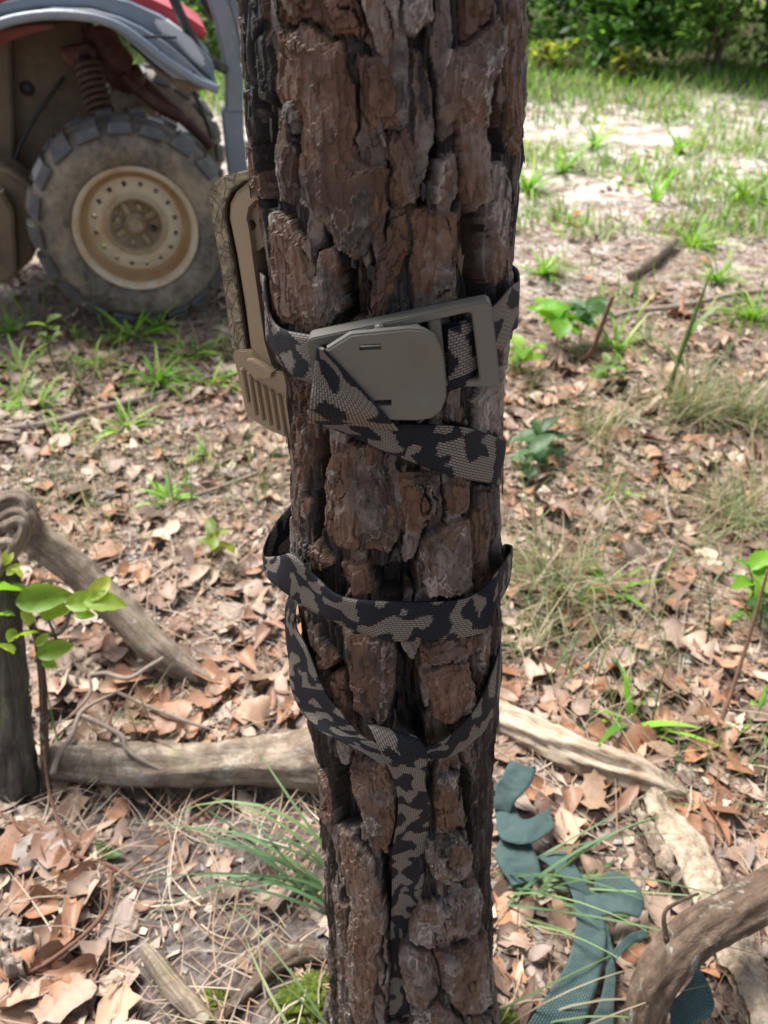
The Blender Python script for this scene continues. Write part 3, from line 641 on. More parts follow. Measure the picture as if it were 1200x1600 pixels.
# ================================================================== GROUND
def axis_lin(lo, hi, fine_lo, fine_hi, st, gr=1.12):
    a = list(np.arange(fine_lo, fine_hi, st)); x, s = a[-1], st
    while x < hi: s *= gr; x += s; a.append(x)
    x, s = a[0], st
    while x > lo: s *= gr; x -= s; a.insert(0, x)
    return np.array(a)
gx = axis_lin(-70, 70, -1.3, 1.3, .0085, 1.035); gy = axis_lin(-40, 90, .15, 2.4, .0085, 1.03)
GX, GY = np.meshgrid(gx, gy); GZ = gz(GX, GY)
n_, m_ = GX.shape; i = np.arange(n_ - 1)[:, None] * m_; j = np.arange(m_ - 1)[None]
gq = np.stack([i + j, i + j + 1, i + m_ + j + 1, i + m_ + j], -1).reshape(-1, 4)
gme = mesh_np('ground', np.stack([GX, GY, GZ], -1).reshape(-1, 3), gq)
# what covers the soil where: sand (pale), humus (dark), green
def sandy(x, y):      # bare pale sand of the track, upper right, and the grey sandy soil at the pine's foot
    a = sst(1.55, 2.5, y - .45 * x + .5 * fbm(x * 1.3, y * 1.3, 3, 5)) * sst(5.9, 5.2, y - .12 * x) * sst(-.6, .3, x)
    a = np.maximum(a, .75 * sst(1.9, 2.6, y + .3 * fbm(x * 2, y * 2, 2, 8)) * sst(6, 5, y))
    return a
def bare(x, y): return np.clip(np.exp(-(np.abs((x + .17) / .17) ** 3 + np.abs((y - .44) / .19) ** 3)) * 1.4 + .75 * np.exp(-(((x + .30) / .24) ** 2 + ((y - .58) / .07) ** 2)), 0, 1)
vcol(gme, np.stack([sandy(GX, GY).ravel(), bare(GX, GY).ravel(), (sst(5.2, 5.9, GY - .12 * GX) * sst(7.4, 6.6, GY)).ravel(), np.ones(GX.size)], 1))
b = NT('forest_floor'); at = b.attr('col'); sep = b.n('SeparateColor', {'Color': at.outputs['Color']})
oc = b.coord('Object'); flat = b.coord('Object', (1, 1, .2))
vor = b.n('TexVoronoi', {'Vector': flat, 'Scale': 48}); v2 = b.n('TexVoronoi', {'Vector': flat, 'Scale': 130})
bits = b.ramp(b.n('SeparateColor', {'Color': vor.outputs['Color']}).outputs[0], [(0, (.085, .058, .046)), (.35, (.17, .115, .088)), (.6, (.31, .215, .165)), (.85, (.44, .34, .27)), (1, (.56, .48, .40))], 'CONSTANT')
bits2 = b.ramp(b.n('SeparateColor', {'Color': v2.outputs['Color']}).outputs[1], [(0, (.075, .053, .043)), (.4, (.19, .138, .108)), (.75, (.37, .28, .22)), (1, (.50, .44, .38))], 'CONSTANT')
litter = b.mix(b.noise(9, 3, .6, flat), bits, bits2)
soil = b.ramp(b.noise(60, 6, .75, flat), [(.3, (.035, .026, .023)), (.47, (.085, .068, .061)), (.60, (.16, .138, .128)), (.74, (.36, .33, .32))])
sand = b.ramp(b.noise(7, 6, .72, flat), [(.28, (.15, .10, .075)), (.42, (.33, .265, .22)), (.55, (.55, .49, .44)), (.72, (.68, .63, .58))])
c = b.mix(b.math('MULTIPLY', sep.outputs[1], b.ramp(b.noise(25, 4, .7, flat), [(.3, .55), (.6, 1.)])), litter, soil)
c = b.mix(b.math('MULTIPLY', sep.outputs[0], b.ramp(b.noise(3.5, 5, .75, flat), [(.30, .10), (.50, 1.)])), c, sand)
grn = b.ramp(b.noise(6, 5, .7, flat), [(.35, (.05, .075, .02)), (.6, (.12, .16, .045)), (.8, (.26, .22, .12))])
c = b.mix(b.math('MULTIPLY', sep.outputs[2], .8), c, grn)
b.bump(b.noise(120, 5, .7), .5, .006); b.bump(vor.outputs['Distance'], .35, .006)
MAT_GROUND = b.out(c, .9, .15)
ground = obj('ground', gme, MAT_GROUND); tag(ground, 'leaf littered sandy forest floor around the pine trunk', kind='structure')

# ------------------------------------------------------------------ leaf materials
b = NT('litter_leaf'); at = b.attr('col'); oc = b.coord('Object')
c = b.mix(.5, at.outputs['Color'], b.ramp(b.noise(90, 4, .7), [(.3, (.35, .33, .32)), (.7, (1.25, 1.2, 1.15))]), 'MULTIPLY')
c = b.mix(.6, at.outputs['Color'], c); MAT_LITTER = b.out(c, .55, .35)
b = NT('dead_leaf'); oi = b.n('ObjectInfo'); 
c = b.ramp(oi.outputs['Random'], [(0, (.15, .080, .050)), (.2, (.30, .145, .075)), (.4, (.22, .125, .085)), (.58, (.38, .205, .118)), (.75, (.28, .195, .145)), (.9, (.33, .22, .14)), (1, (.19, .15, .13))])
uv = b.n('UVMap').outputs[0]
veins = b.n('TexWave', {'Vector': b.n('Mapping', {'Vector': uv, 'Rotation': (0, 0, .0)}).outputs[0], 'Scale': 5.5, 'Distortion': 1.5, 'Detail': 2}, wave_type='BANDS', bands_direction='X')
c = b.mix(.55, c, b.ramp(b.noise(7, 5, .7, b.coord('UV')), [(.25, (.30, .27, .25)), (.5, (.9, .88, .86)), (.75, (1.12, 1.06, 1.0))]), 'MULTIPLY')
b.bump(veins.outputs['Fac'], .07, .0006); MAT_LEAF = b.out(c, .5, .38)
b = NT('green_leaf'); oi = b.n('ObjectInfo'); at = b.attr('col')
c = b.mix(b.noise(60, 3, .6), at.outputs['Color'], b.mix(1., at.outputs['Color'], (.42, .56, .34), 'MULTIPLY'))
b.bump(b.noise(110, 3, .6), .3, .001); MAT_GREEN = b.out(c, .45, .4); 
tr = b.n('BsdfTranslucent', {'Color': b.mix(1., at.outputs['Color'], (1.6, 1.7, .7), 'MULTIPLY')}); ad = b.n('MixShader', {0: .48, 1: b.b.outputs[0], 2: tr.outputs[0]})
b.t.links.new(ad.outputs[0], b.t.nodes['Material Output'].inputs['Surface'])
b = NT('grass_blade'); at = b.attr('col'); MAT_GRASS = b.out(at.outputs['Color'], .5, .35)
tr = b.n('BsdfTranslucent', {'Color': b.mix(1., at.outputs['Color'], (1.4, 1.5, .8), 'MULTIPLY')}); ad = b.n('MixShader', {0: .3, 1: b.b.outputs[0], 2: tr.outputs[0]})
b.t.links.new(ad.outputs[0], b.t.nodes['Material Output'].inputs['Surface'])

# ------------------------------------------------------------------ leaf shapes
def leaf_shape(kind, nst=9, ncr=1, seed=0):
    """unit-length leaf in xy (x along the midrib), verts (n,3), quads"""
    rs = np.random.RandomState(seed); t = np.linspace(0, 1, nst)
    if kind == 'oval': w = .23 * np.sin(np.pi * t ** .85) ** .75
    elif kind == 'lance': w = .13 * np.sin(np.pi * t ** .9) ** .8
    elif kind == 'spoon': w = .05 + .22 * sst(.15, .75, t) * np.sqrt(np.clip(1 - ((t - .78) / .24).clip(0) ** 2, 0, 1))
    elif kind == 'lobed': w = .07 + .25 * np.sin(np.pi * t ** .8) ** .8 * (.62 + .55 * np.abs(np.sin(t * np.pi * 3.6 + .3)))
    else: w = .3 * np.sin(np.pi * t) ** .6 * (.7 + .5 * rs.rand(nst))
    w[0] = .012; w[-1] = .006
    l = w * (1 + .18 * rs.randn(nst) * (kind in ('lobed', 'torn'))); r_ = w * (1 + .18 * rs.randn(nst) * (kind in ('lobed', 'torn')))
    y = np.stack([-np.maximum(l, .004), 0 * t, np.maximum(r_, .004)], 1); x = np.repeat(t[:, None], 3, 1)
    v = np.stack([x, y, 0 * x], -1).reshape(-1, 3); k = np.arange(nst - 1)[:, None] * 3; c_ = np.arange(2)[None]
    return v, np.stack([k + c_, k + 3 + c_, k + 4 + c_, k + 1 + c_], -1).reshape(-1, 4)
def bend(v, c1, c2, tw, mid=.05):
    v = v.copy(); x, y = v[..., 0] - .5, v[..., 1]
    v[..., 2] = c1 * x * x + c2 * y * y * 4 + tw * x * y * 4 - mid * np.abs(y) * 0
    return v
_shapes = [leaf_shape(k, 7, seed=q) for q, k in enumerate(['oval', 'lance', 'spoon', 'lobed', 'oval', 'torn', 'lance', 'lobed'])]
PAL = np.array([1.12, 1.08, 1.02]) * np.array([(.16, .095, .068), (.29, .165, .105), (.26, .175, .135), (.37, .245, .17), (.34, .26, .21), (.42, .33, .255), (.23, .18, .155), (.12, .085, .068), (.44, .365, .295), (.33, .17, .095), (.40, .30, .24), (.30, .22, .18)])
def leaf_batch(pos, size, rs, tilt=.35, lift=.012, cols=None, curl=1., mat=None):
    """many leaves as arrays: each its own size, bend, turn and colour"""
    N = len(pos); VV, QQ, CC = [], [], []; off = 0
    kinds = rs.randint(0, len(_shapes), N)
    for k, (sv, sq) in enumerate(_shapes):
        ix = np.where(kinds == k)[0]; n = len(ix)
        if not n: continue
        c1, c2, tw = rs.uniform(-.3, .9, (n, 1)) * curl, rs.uniform(-.8, 1.6, (n, 1)) * curl, rs.uniform(-.7, .7, (n, 1)) * curl
        v = np.repeat(sv[None], n, 0); x, y = v[..., 0] - .5, v[..., 1] * rs.uniform(.75, 1.3, (n, 1)); 
        z = c1 * x * x + c2 * y * y * 4 + tw * x * y * 3 + .04 * rs.randn(n, v.shape[1])
        v = np.stack([x, y + .25 * rs.uniform(-1, 1, (n, 1)) * x * x, z], -1) * size[ix][:, None, None]
        a, p, q = rs.uniform(0, 6.283, n), rs.normal(0, tilt, n), rs.normal(0, tilt, n)
        ca, sa, cp, sp, cq, sq_ = np.cos(a), np.sin(a), np.cos(p), np.sin(p), np.cos(q), np.sin(q)
        X, Y, Z = v[..., 0], v[..., 1], v[..., 2]
        X, Z = X * cp[:, None] + Z * sp[:, None], -X * sp[:, None] + Z * cp[:, None]
        Y, Z = Y * cq[:, None] - Z * sq_[:, None], Y * sq_[:, None] + Z * cq[:, None]
        X, Y = X * ca[:, None] - Y * sa[:, None], X * sa[:, None] + Y * ca[:, None]
        v = np.stack([X, Y, Z], -1); v[..., 2] -= v[..., 2].min(1)[:, None] * .7
        v += pos[ix][:, None]; v[..., 2] += rs.uniform(.0, lift, n)[:, None]
        m = v.shape[1]
        cc_ = (PAL if cols is None else cols)[rs.randint(0, len(PAL if cols is None else cols), n)] * rs.uniform(.75, 1.2, (n, 1))
        VV.append(v.reshape(-1, 3)); CC.append(np.repeat(cc_, m, 0)); QQ.append((sq[None] + (np.arange(n) * m)[:, None, None]).reshape(-1, 4) + off); off += n * m
    return np.vstack(VV), np.vstack(QQ), np.vstack(CC)
rs = np.random.RandomState(21)
def frustum_points(n, y0, y1, rs, pw=1., margin=1.25):
    y = y0 + (y1 - y0) * rs.rand(n) ** pw; hw = (y * .80 + .45) * .52 * margin + .1
    return np.stack([rs.uniform(-1, 1, n) * hw, y], 1)
def on_ground(xy): return np.column_stack([xy, gz(xy[:, 0], xy[:, 1])])
CLEAR = [(np.array(G(x, y)[:2]), r_) for x, y, r_ in [(805,1225,.05),(815,1290,.055),(810,1345,.05),(865,1370,.04),(900,1410,.045),(915,1450,.045),(925,1490,.05),(910,1540,.05),(880,1590,.05),(965,1385,.045),(955,1420,.04),(1085,1560,.05),
 (1020,1290,.045),(1050,1330,.045),(1080,1370,.045),(1060,1385,.04),(1140,1520,.04),(1165,1570,.045),(1190,1610,.05),(1010,1340,.04),(300,1195,.03),(200,1195,.03),(120,1190,.03),(260,1530,.03),(300,1575,.03)]]
def near_trunk(q):
    k = np.hypot(q[:, 0] - AB[0], q[:, 1] - AB[1]) > .10
    for c_, r_ in CLEAR: k &= np.hypot(q[:, 0] - c_[0], q[:, 1] - c_[1]) > r_ * (.75 + .4 * np.sin(q[:, 0] * 170))
    return k
def litter_density(x, y):
    d = 1 - .90 * bare(x, y) * (y < .75); d *= 1 - .80 * sandy(x, y)
    d *= .30 + .9 * sst(-.35, .25, fbm(x * 2.3, y * 2.3, 3, 12) + .35 * (x < -.25) * (y < .7))
    return np.clip(d, 0, 1)
q = frustum_points(16500, .12, 4.6, rs, .85); q = q[(rs.rand(len(q)) < litter_density(*q.T)) & near_trunk(q)]
far = np.clip(q[:, 1] / 1.2, .8, 1.5)
v, qd, cl = leaf_batch(on_ground(q), rs.uniform(.016, .056, len(q)) * np.where(rs.rand(len(q)) < .25, 1.35, 1), rs, .20, .010, curl=.6)
me = mesh_np('leaf_litter', v, qd); vcol(me, cl); print('litter leaves', len(q))
tag(obj('leaf_litter', me, MAT_LITTER), 'dense brown leaf litter scattered over the forest floor', kind='stuff')
# crumbs: bark bits, torn leaf and chips
q = frustum_points(60000, .12, 3.6, rs, .8); q = q[near_trunk(q) & (rs.rand(len(q)) > .72 * bare(q[:, 0], q[:, 1]))]
sz = rs.uniform(.003, .012, len(q))
N = len(q); a = rs.rand(N, 4) * .9 + np.arange(4) * 1.57; rad = sz[:, None] * rs.uniform(.5, 1.1, (N, 4))
v = np.stack([np.cos(a) * rad, np.sin(a) * rad * rs.uniform(.3, 1, (N, 1)), rs.uniform(0, .5, (N, 4)) * sz[:, None]], -1)
tw = rs.uniform(0, 6.28, N); v[..., 0], v[..., 1] = v[..., 0] * np.cos(tw)[:, None] - v[..., 1] * np.sin(tw)[:, None], v[..., 0] * np.sin(tw)[:, None] + v[..., 1] * np.cos(tw)[:, None]
v += on_ground(q)[:, None] + np.array([0, 0, .001])
me = mesh_np('litter_crumbs', v.reshape(-1, 3), np.arange(4 * N).reshape(-1, 4), smooth=False)
pc = PAL[rs.randint(0, len(PAL), N)] * rs.uniform(.6, 1.3, (N, 1)); grey_ = rs.rand(N) < .3; pc[grey_] = np.array([.40, .36, .33]) * rs.uniform(.4, 1.0, (grey_.sum(), 1))
vcol(me, np.repeat(pc, 4, 0)); tag(obj('litter_crumbs', me, MAT_LITTER), 'small crumbs of bark and torn leaf on the soil', kind='stuff')
# thin lines: pine needles, straws
def strips(base, ang, length, w, rs, cols, rise=None, droop=None, nseg=5, side=.15, taper=True):
    """curved tapering blades/needles as arrays. base (N,3), heading ang, length, width, rise = starting pitch"""
    N = len(base); t = np.linspace(0, 1, nseg + 1)[None]
    rise = np.zeros(N) if rise is None else rise; droop = np.zeros(N) if droop is None else droop
    pitch = rise[:, None] - droop[:, None] * t; yaw = ang[:, None] + rs.normal(0, side, N)[:, None] * t * 2
    st = length[:, None] / nseg
    dx, dy, dz = np.cos(pitch) * np.cos(yaw) * st, np.cos(pitch) * np.sin(yaw) * st, np.sin(pitch) * st
    c = np.stack([dx, dy, dz], -1); c = np.cumsum(c, 1) - c; c = c + base[:, None]
    sd = np.stack([-np.sin(yaw), np.cos(yaw), .25 * np.ones_like(yaw) * rs.uniform(-1, 1, (N, 1))], -1); sd /= np.linalg.norm(sd, axis=2)[..., None]
    ww = w[:, None] * ((1 - t ** 2.2) * .92 + .08 if taper else np.ones_like(t)) / 2
    v = np.stack([c - sd * ww[..., None], c + sd * ww[..., None]], 2).reshape(N, -1, 3); m = 2 * (nseg + 1)
    k = np.arange(nseg) * 2; qd = np.stack([k, k + 1, k + 3, k + 2], 1)
    Q = (qd[None] + (np.arange(N) * m)[:, None, None]).reshape(-1, 4)
    cc_ = np.repeat(cols, m, 0)
    return v.reshape(-1, 3), Q, cc_
q = frustum_points(21000, .12, 3.2, rs, .75); q = q[near_trunk(q)]; N = len(q); bs = on_ground(q) + np.array([0, 0, .004]) + np.array([0, 0, 1]) * rs.uniform(0, .012, (N, 1))
nc = np.array([(.26, .15, .08), (.36, .25, .15), (.17, .09, .06), (.42, .34, .25), (.24, .19, .15)])[rs.randint(0, 5, N)] * rs.uniform(.7, 1.15, (N, 1))
v, qd, cl = strips(bs, rs.uniform(0, 6.28, N), rs.uniform(.03, .13, N), rs.uniform(.0010, .0022, N), rs, nc, rs.normal(.03, .12, N), rs.normal(.08, .15, N), 4, .3)
me = mesh_np('pine_needles', v, qd); vcol(me, cl); tag(obj('pine_needles', me, MAT_LITTER), 'fallen pine needles and straw strewn over the litter', kind='stuff')

# ------------------------------------------------------------------ single dead leaves
LEAFM = []
for k, kind in enumerate(['oval', 'lobed', 'spoon', 'lance', 'lobed', 'oval', 'torn', 'lance', 'spoon', 'oval']):
    rr_ = np.random.RandomState(40 + k); nst = 11
    v0, q0 = leaf_shape(kind, nst, seed=60 + k)
    # five verts across, so that a leaf can curl
    vv = v0.reshape(nst, 3, 3); l, m, r_ = vv[:, 0], vv[:, 1], vv[:, 2]
    v5 = np.stack([l, (l + m) / 2, m, (m + r_) / 2, r_], 1)
    x, y = v5[..., 0] - .5, v5[..., 1]
    z = rr_.uniform(-.25, .6) * x * x + rr_.uniform(-.3, 1.5) * y * y * 2.4 + rr_.uniform(-.8, .8) * x * y * 1.6 + .04 * fbm(x * 5 + k, y * 7, 2, k) - .018 * (np.abs(y) < .001)
    uvc = np.stack([v5[..., 0], v5[..., 1] * 1.8 + .5], -1).reshape(-1, 2)
    v5 = np.stack([x, y + rr_.uniform(-.3, .3) * x * x, z], -1).reshape(-1, 3)
    ii = np.arange(nst - 1)[:, None] * 5; jj = np.arange(4)[None]; q5 = np.stack([ii + jj, ii + 5 + jj, ii + 6 + jj, ii + 1 + jj], -1).reshape(-1, 4)
    stem_ = np.array([[-.5, -.008, z.reshape(-1)[2]], [-.5, .008, z.reshape(-1)[2]], [-.63, .004, .03], [-.63, -.004, .03]]); q5 = np.vstack([q5, [[55, 56, 57, 58]]])
    v5 = np.vstack([v5, stem_]); uvc = np.vstack([uvc, np.tile([[0, .5]], (4, 1))])
    v5[:, 2] -= v5[:, 2].min()
    me = mesh_np('dead_leaf', v5, q5); uvset(me, uvc); me.materials.append(MAT_LEAF); LEAFM.append(me)
def put_leaf(px, py, size, k, yaw, pitch=0., roll=0., label=None, group=None, dz=.008, name='dead_leaf', xyz=None):
    p = G(px, py) if xyz is None else np.asarray(xyz)
    o = bpy.data.objects.new(name, LEAFM[k % len(LEAFM)]); link(o); o.location = (p[0], p[1], p[2] + dz); o.scale = (size,) * 3
    o.rotation_euler = (roll, pitch, yaw); tag(o, label, 'leaf', group); return o
HAND = [  # px, py, size, shape, yaw(deg), pitch, roll, label
 (288,1366,.052,3,35,-.1,.2,'slender orange dead leaf lying alone on the bare grey soil'),
 (230,1420,.034,0,10,.1,.1,'small rust brown leaf at the edge of the bare soil'),
 (212,1450,.022,5,80,.1,0,'smallest orange leaf scrap just below a rust brown leaf'),
 (402,1462,.034,3,50,.1,.1,'narrow orange leaf on grey soil left of the pine foot'),
 (176,1380,.050,7,100,.3,.2,'upright brown leaf at the right rim of the leaf pile'),
 (78,1340,.105,1,-20,.15,.1,'broad lobed brown leaf on top of the bottom left leaf pile'),
 (20,1330,.110,4,70,.3,.2,'long folded tan leaf at the left frame edge of the leaf pile'),
 (110,1400,.095,2,20,.2,-.1,'glossy reddish brown leaf lying across the bottom left leaf pile'),
 (40,1400,.085,9,110,.25,.3,'cupped orange brown leaf below the folded tan leaf'),
 (60,1545,.110,2,35,.05,.1,'big orange leaf lying flat in the lower left corner'),
 (95,1480,.090,8,75,.5,.2,'brown leaf standing on edge in the lower left pile'),
 (20,1585,.110,1,10,.1,.1,'wide brown leaf cut by the lower left frame corner'),
 (1146,1200,.085,1,70,.5,.2,'dark brown lobed leaf leaning in the pile at the right edge'),
 (1130,1265,.100,4,50,.35,-.2,'large reddish brown oak leaf at the right edge of the litter'),
 (1165,1160,.070,6,95,.6,.2,'torn brown leaf standing upright at the right edge'),
 (1085,1150,.075,3,-15,.1,.1,'long tan leaf lying along the rotten log'),
 (1000,1165,.055,5,40,.8,.2,'upright rust red leaf behind the rotten log'),
 (1150,1340,.055,0,10,.2,.1,'small orange leaf above the thick curved branch'),
 (1035,733,.085,0,60,.35,.2,'tall tan leaf standing in the litter right of the buckle'),
 (935,735,.065,5,30,.3,.3,'rounded brown leaf lying left of a tall tan leaf'),
 (990,1000,.080,0,25,.25,.2,'pale curled leaf catching light right of the middle wrap'),
 (885,1035,.085,3,75,.5,.3,'upright brown leaf between the trunk and a pale curled leaf'),
 (870,965,.095,6,60,.35,.1,'broad pinkish torn leaf beside the dry grass by the trunk'),
 (1120,905,.075,7,-50,.3,.2,'leaning tan leaf below a bent pale twig on the right'),
 (905,808,.060,3,-15,.1,.1,'narrow orange leaf pointing right in the litter'),
 (960,850,.085,7,-20,.1,.1,'long brown leaf lying flat above the star shaped plant'),
 (1110,1060,.060,9,20,.3,.1,'brown cupped leaf near the green seedling at the right'),
 (1000,1290,.050,2,0,.4,.2,'orange yellow leaf between the teal strap and pale bark slab'),
 (915,1355,.055,8,-60,.2,.1,'yellowish orange leaf tucked beside the teal strap'),
 (885,1285,.060,3,-30,.1,.1,'slim tan leaf lying just right of the teal strap end'),
 (360,800,.040,0,0,.1,.1,'yellowish tan leaf lying flat in the litter left of the trunk'),
 (147,838,.035,5,0,.1,.1,'pale oval leaf lying right of the leaning branch top'),
 (365,930,.055,0,30,.2,.1,'light brown curled leaf left of the loose strap wrap'),
 (285,985,.060,1,-50,.35,.2,'orange brown leaf on the litter right of the leaning branch'),
 (352,1090,.045,8,-70,.2,.1,'pale tan leaf standing above the lichen covered log'),
 (300,1100,.055,3,20,.4,.2,'rust brown leaf leaning above the lichen covered log'),
 (170,1105,.055,7,80,.7,.2,'dark brown leaf standing among the pale twigs'),
 (135,1080,.075,0,75,.5,.1,'brown leaf propped up left of the pale twigs'),
]
for h in HAND: put_leaf(h[0], h[1], h[2] * .8, h[3], R(h[4]), h[5], h[6], h[7])
SHN = ['oval', 'lobed', 'spoon shaped', 'slender', 'lobed', 'oval', 'torn', 'slender', 'spoon shaped', 'oval']
def zone(x, y):
    """which patch of litter a leaf lies in, in words (None: keep clear)"""
    if bare(x, y) > .45: return None
    if x < AB[0] - .12:
        if y <= .56: return 'in the leaf heap at the lower left corner' if x < -.19 else None
        if y < .80: return 'just behind the lichen covered log'
        return 'between the leaning branch and the trail camera' if y < 1.25 else 'around the long dark stick at left'
    if x > AB[0] + .10:
        if y < .58: return 'around the teal strap and curved branch'
        if y < .85: return 'just behind the pale rotten log'
        return 'right of the lower strap wraps' if y < 1.2 else 'in front of the pale branch at right'
    return None
LIM = {'in the leaf heap at the lower left corner': 40, 'just behind the lichen covered log': 34, 'between the leaning branch and the trail camera': 36, 'around the long dark stick at left': 22,
       'around the teal strap and curved branch': 24, 'just behind the pale rotten log': 38, 'right of the lower strap wraps': 36, 'in front of the pale branch at right': 22}
rs = np.random.RandomState(77); guard = 0
while sum(LIM.values()) > 0 and guard < 20000:
    guard += 1
    y = rs.uniform(.18, 1.9); hw = (y * .8 + .45) * .50; x = rs.uniform(-hw, hw); w_ = zone(x, y)
    if not w_ or LIM[w_] <= 0: continue
    if any(np.hypot(x - c_[0], y - c_[1]) < r_ * .8 for c_, r_ in CLEAR): continue
    LIM[w_] -= 1; k = rs.randint(10); big = 'heap' in w_
    s_ = rs.uniform(.042, .082); sw = 'small ' if s_ < .053 else 'large ' if s_ > .070 else ''
    put_leaf(0, 0, s_ * (.98 if big else .86) * (1 if y < .9 else .78), k, rs.uniform(0, 6.28), rs.normal(0, .22), rs.normal(0, .25), sw + 'brown %s dead leaf lying %s' % (SHN[k], w_), 'dead leaves ' + w_, rs.uniform(.006, .018), xyz=(x, y, float(gz(x, y))))
# ================================================================== WOOD ON THE GROUND
def wood_mat(name, stops, scale=(1, 1, 1), lichen=0., moss=0., nsc=40, bumpd=.004, rough=.85, stretch=.14):
    b = NT(name); v = b.attr('grain'); vec = v.outputs['Vector']
    g = b.n('TexNoise', {'Vector': b.n('Mapping', {'Vector': vec, 'Scale': (1, 1, stretch)}).outputs[0], 'Scale': nsc * 2, 'Detail': 6, 'Roughness': .72, 'Distortion': .5}).outputs['Fac']
    g2 = b.noise(nsc * .5, 5, .7)
    c = b.ramp(b.math('ADD', b.math('MULTIPLY', g, .65), b.math('MULTIPLY', g2, .35)), stops)
    if lichen:
        c = b.mix(b.math('MULTIPLY', b.ramp(b.noise(38, 6, .75, None, .8), [(.56, 0.), (.66, 1.)]), lichen), c, b.ramp(b.noise(150, 3), [(.35, (.30, .33, .28)), (.65, (.52, .54, .48))]))
    if moss:
        c = b.mix(b.math('MULTIPLY', b.ramp(b.noise(22, 6, .75), [(.53, 0.), (.64, 1.)]), moss), c, b.ramp(b.noise(200, 3), [(.35, (.06, .085, .015)), (.65, (.16, .19, .035))]))
    if lichen and 'log' in name: c = b.mix(b.math('MULTIPLY', b.ramp(b.noise(17, 6, .75, None, .6), [(.48, 0.), (.56, 1.)]), .6), c, b.ramp(b.noise(90, 4, .7), [(.35, (.055, .038, .028)), (.65, (.15, .11, .085))]))
    b.bump(g, .9, bumpd); b.bump(b.noise(nsc * 9, 5, .7), .35, .0015)
    return b.out(c, rough, .25)
MAT_LOG = wood_mat('weathered_log', [(.30, (.07, .048, .034)), (.45, (.20, .15, .11)), (.58, (.36, .29, .22)), (.72, (.50, .43, .35))], lichen=.55, moss=.25)
MAT_BRANCH = wood_mat('rough_branch', [(.30, (.030, .020, .014)), (.45, (.085, .056, .038)), (.58, (.17, .12, .085)), (.74, (.32, .26, .20))], lichen=.6, nsc=34, bumpd=.006, stretch=.45)
MAT_PALE = wood_mat('rotten_wood', [(.30, (.16, .10, .062)), (.43, (.38, .28, .19)), (.55, (.56, .46, .35)), (.7, (.68, .60, .49))], nsc=60, bumpd=.006)
MAT_TWIG = wood_mat('grey_twig', [(.3, (.12, .085, .065)), (.5, (.27, .21, .17)), (.7, (.46, .40, .35))], nsc=120, bumpd=.001)
MAT_BROWNTWIG = wood_mat('red_brown_twig', [(.3, (.07, .034, .022)), (.5, (.17, .085, .055)), (.7, (.30, .19, .13))], nsc=120, bumpd=.001)
MAT_STUMP = wood_mat('mossy_stem_bark', [(.30, (.028, .022, .018)), (.45, (.075, .060, .050)), (.60, (.14, .12, .10)), (.75, (.24, .21, .18))], lichen=.25, moss=.7, nsc=50, bumpd=.008, stretch=.25)
def grain_attr(me, V, ns, n):
    """per-vertex (cos,sin,length) coordinates so the grain runs along the limb"""
    pass
def limb(name, pts, mat, label=None, cat=None, parent=None, ns=16, rough=.16, seed=0, seg=None, group=None, extra=None):
    """pts: (px, py, height of centre above ground, radius) or world points ((x,y,z), r)"""
    path = [G(p[0], p[1], p[2]) if len(p) == 4 else np.asarray(p[0], float) for p in pts]; rad = [p[-1] for p in pts]
    seg = seg or max(10, len(pts) * 9)
    arrs = [tube_arrays(path, rad, ns=ns, seg=seg, rough=rough, seed=seed)]
    def gr(v, n, s): 
        a = np.arange(len(v) - 2); return np.vstack([np.stack([np.cos(a % n * 6.283 / n) * .03, np.sin(a % n * 6.283 / n) * .03, a // n * 1.0 / s * np.sum(np.linalg.norm(np.diff(np.array(path), axis=0), axis=1))], 1), [[0, 0, 0], [0, 0, 1]]])
    gs = [gr(arrs[0][0], ns, seg)]
    for e in (extra or []):
        pp = [G(p[0], p[1], p[2]) if len(p) == 4 else np.asarray(p[0], float) for p in e]
        sg = max(6, len(e) * 5); ar = tube_arrays(pp, [p[-1] for p in e], ns=8, seg=sg, rough=rough, seed=seed + 3); arrs.append(ar); gs.append(gr(ar[0], 8, sg))
    V, Q, T_ = join_arrays(arrs); me = mesh_np(name, V, Q, T_)
    a = me.attributes.new('grain', 'FLOAT_VECTOR', 'POINT'); a.data.foreach_set('vector', (np.vstack(gs) + seed * .37).astype(np.float32).ravel())
    o = obj(name, me, mat, parent); return tag(o, label, cat, group)
limb('fallen_log', [(78,1188,.028,.020),(95,1188,.028,.025),(200,1196,.030,.028),(300,1196,.032,.029),(380,1190,.034,.031),(440,1188,.036,.037),(500,1190,.036,.044),(560,1200,.036,.038)], MAT_LOG, 'lichen covered grey log lying from the left stem to the pine', 'log', seed=1, ns=36, seg=140, rough=.22)
limb('leaning_branch', [(20,800,.25,.026),(50,838,.195,.026),(120,890,.14,.025),(180,950,.095,.0245),(240,1010,.05,.024),(290,1045,.018,.020),(335,1068,.004,.010)], MAT_LOG, 'barkless grey brown branch leaning from the left stem down to the litter', 'branch', seed=2, ns=30, seg=110, rough=.24)
stem = empty('gnarled_stem', tuple(G(20, 1240)), 'mossy gnarled tree stem with a curled dead top at the left edge', 'tree')
limb('trunk', [(24,1250,-.02,.034),(20,1180,.05,.028),(12,1080,.13,.025),(5,960,.22,.023),(0,890,.27,.024),(-6,862,.285,.020)], MAT_STUMP, parent=stem, seed=4, ns=36, seg=110, rough=.32)
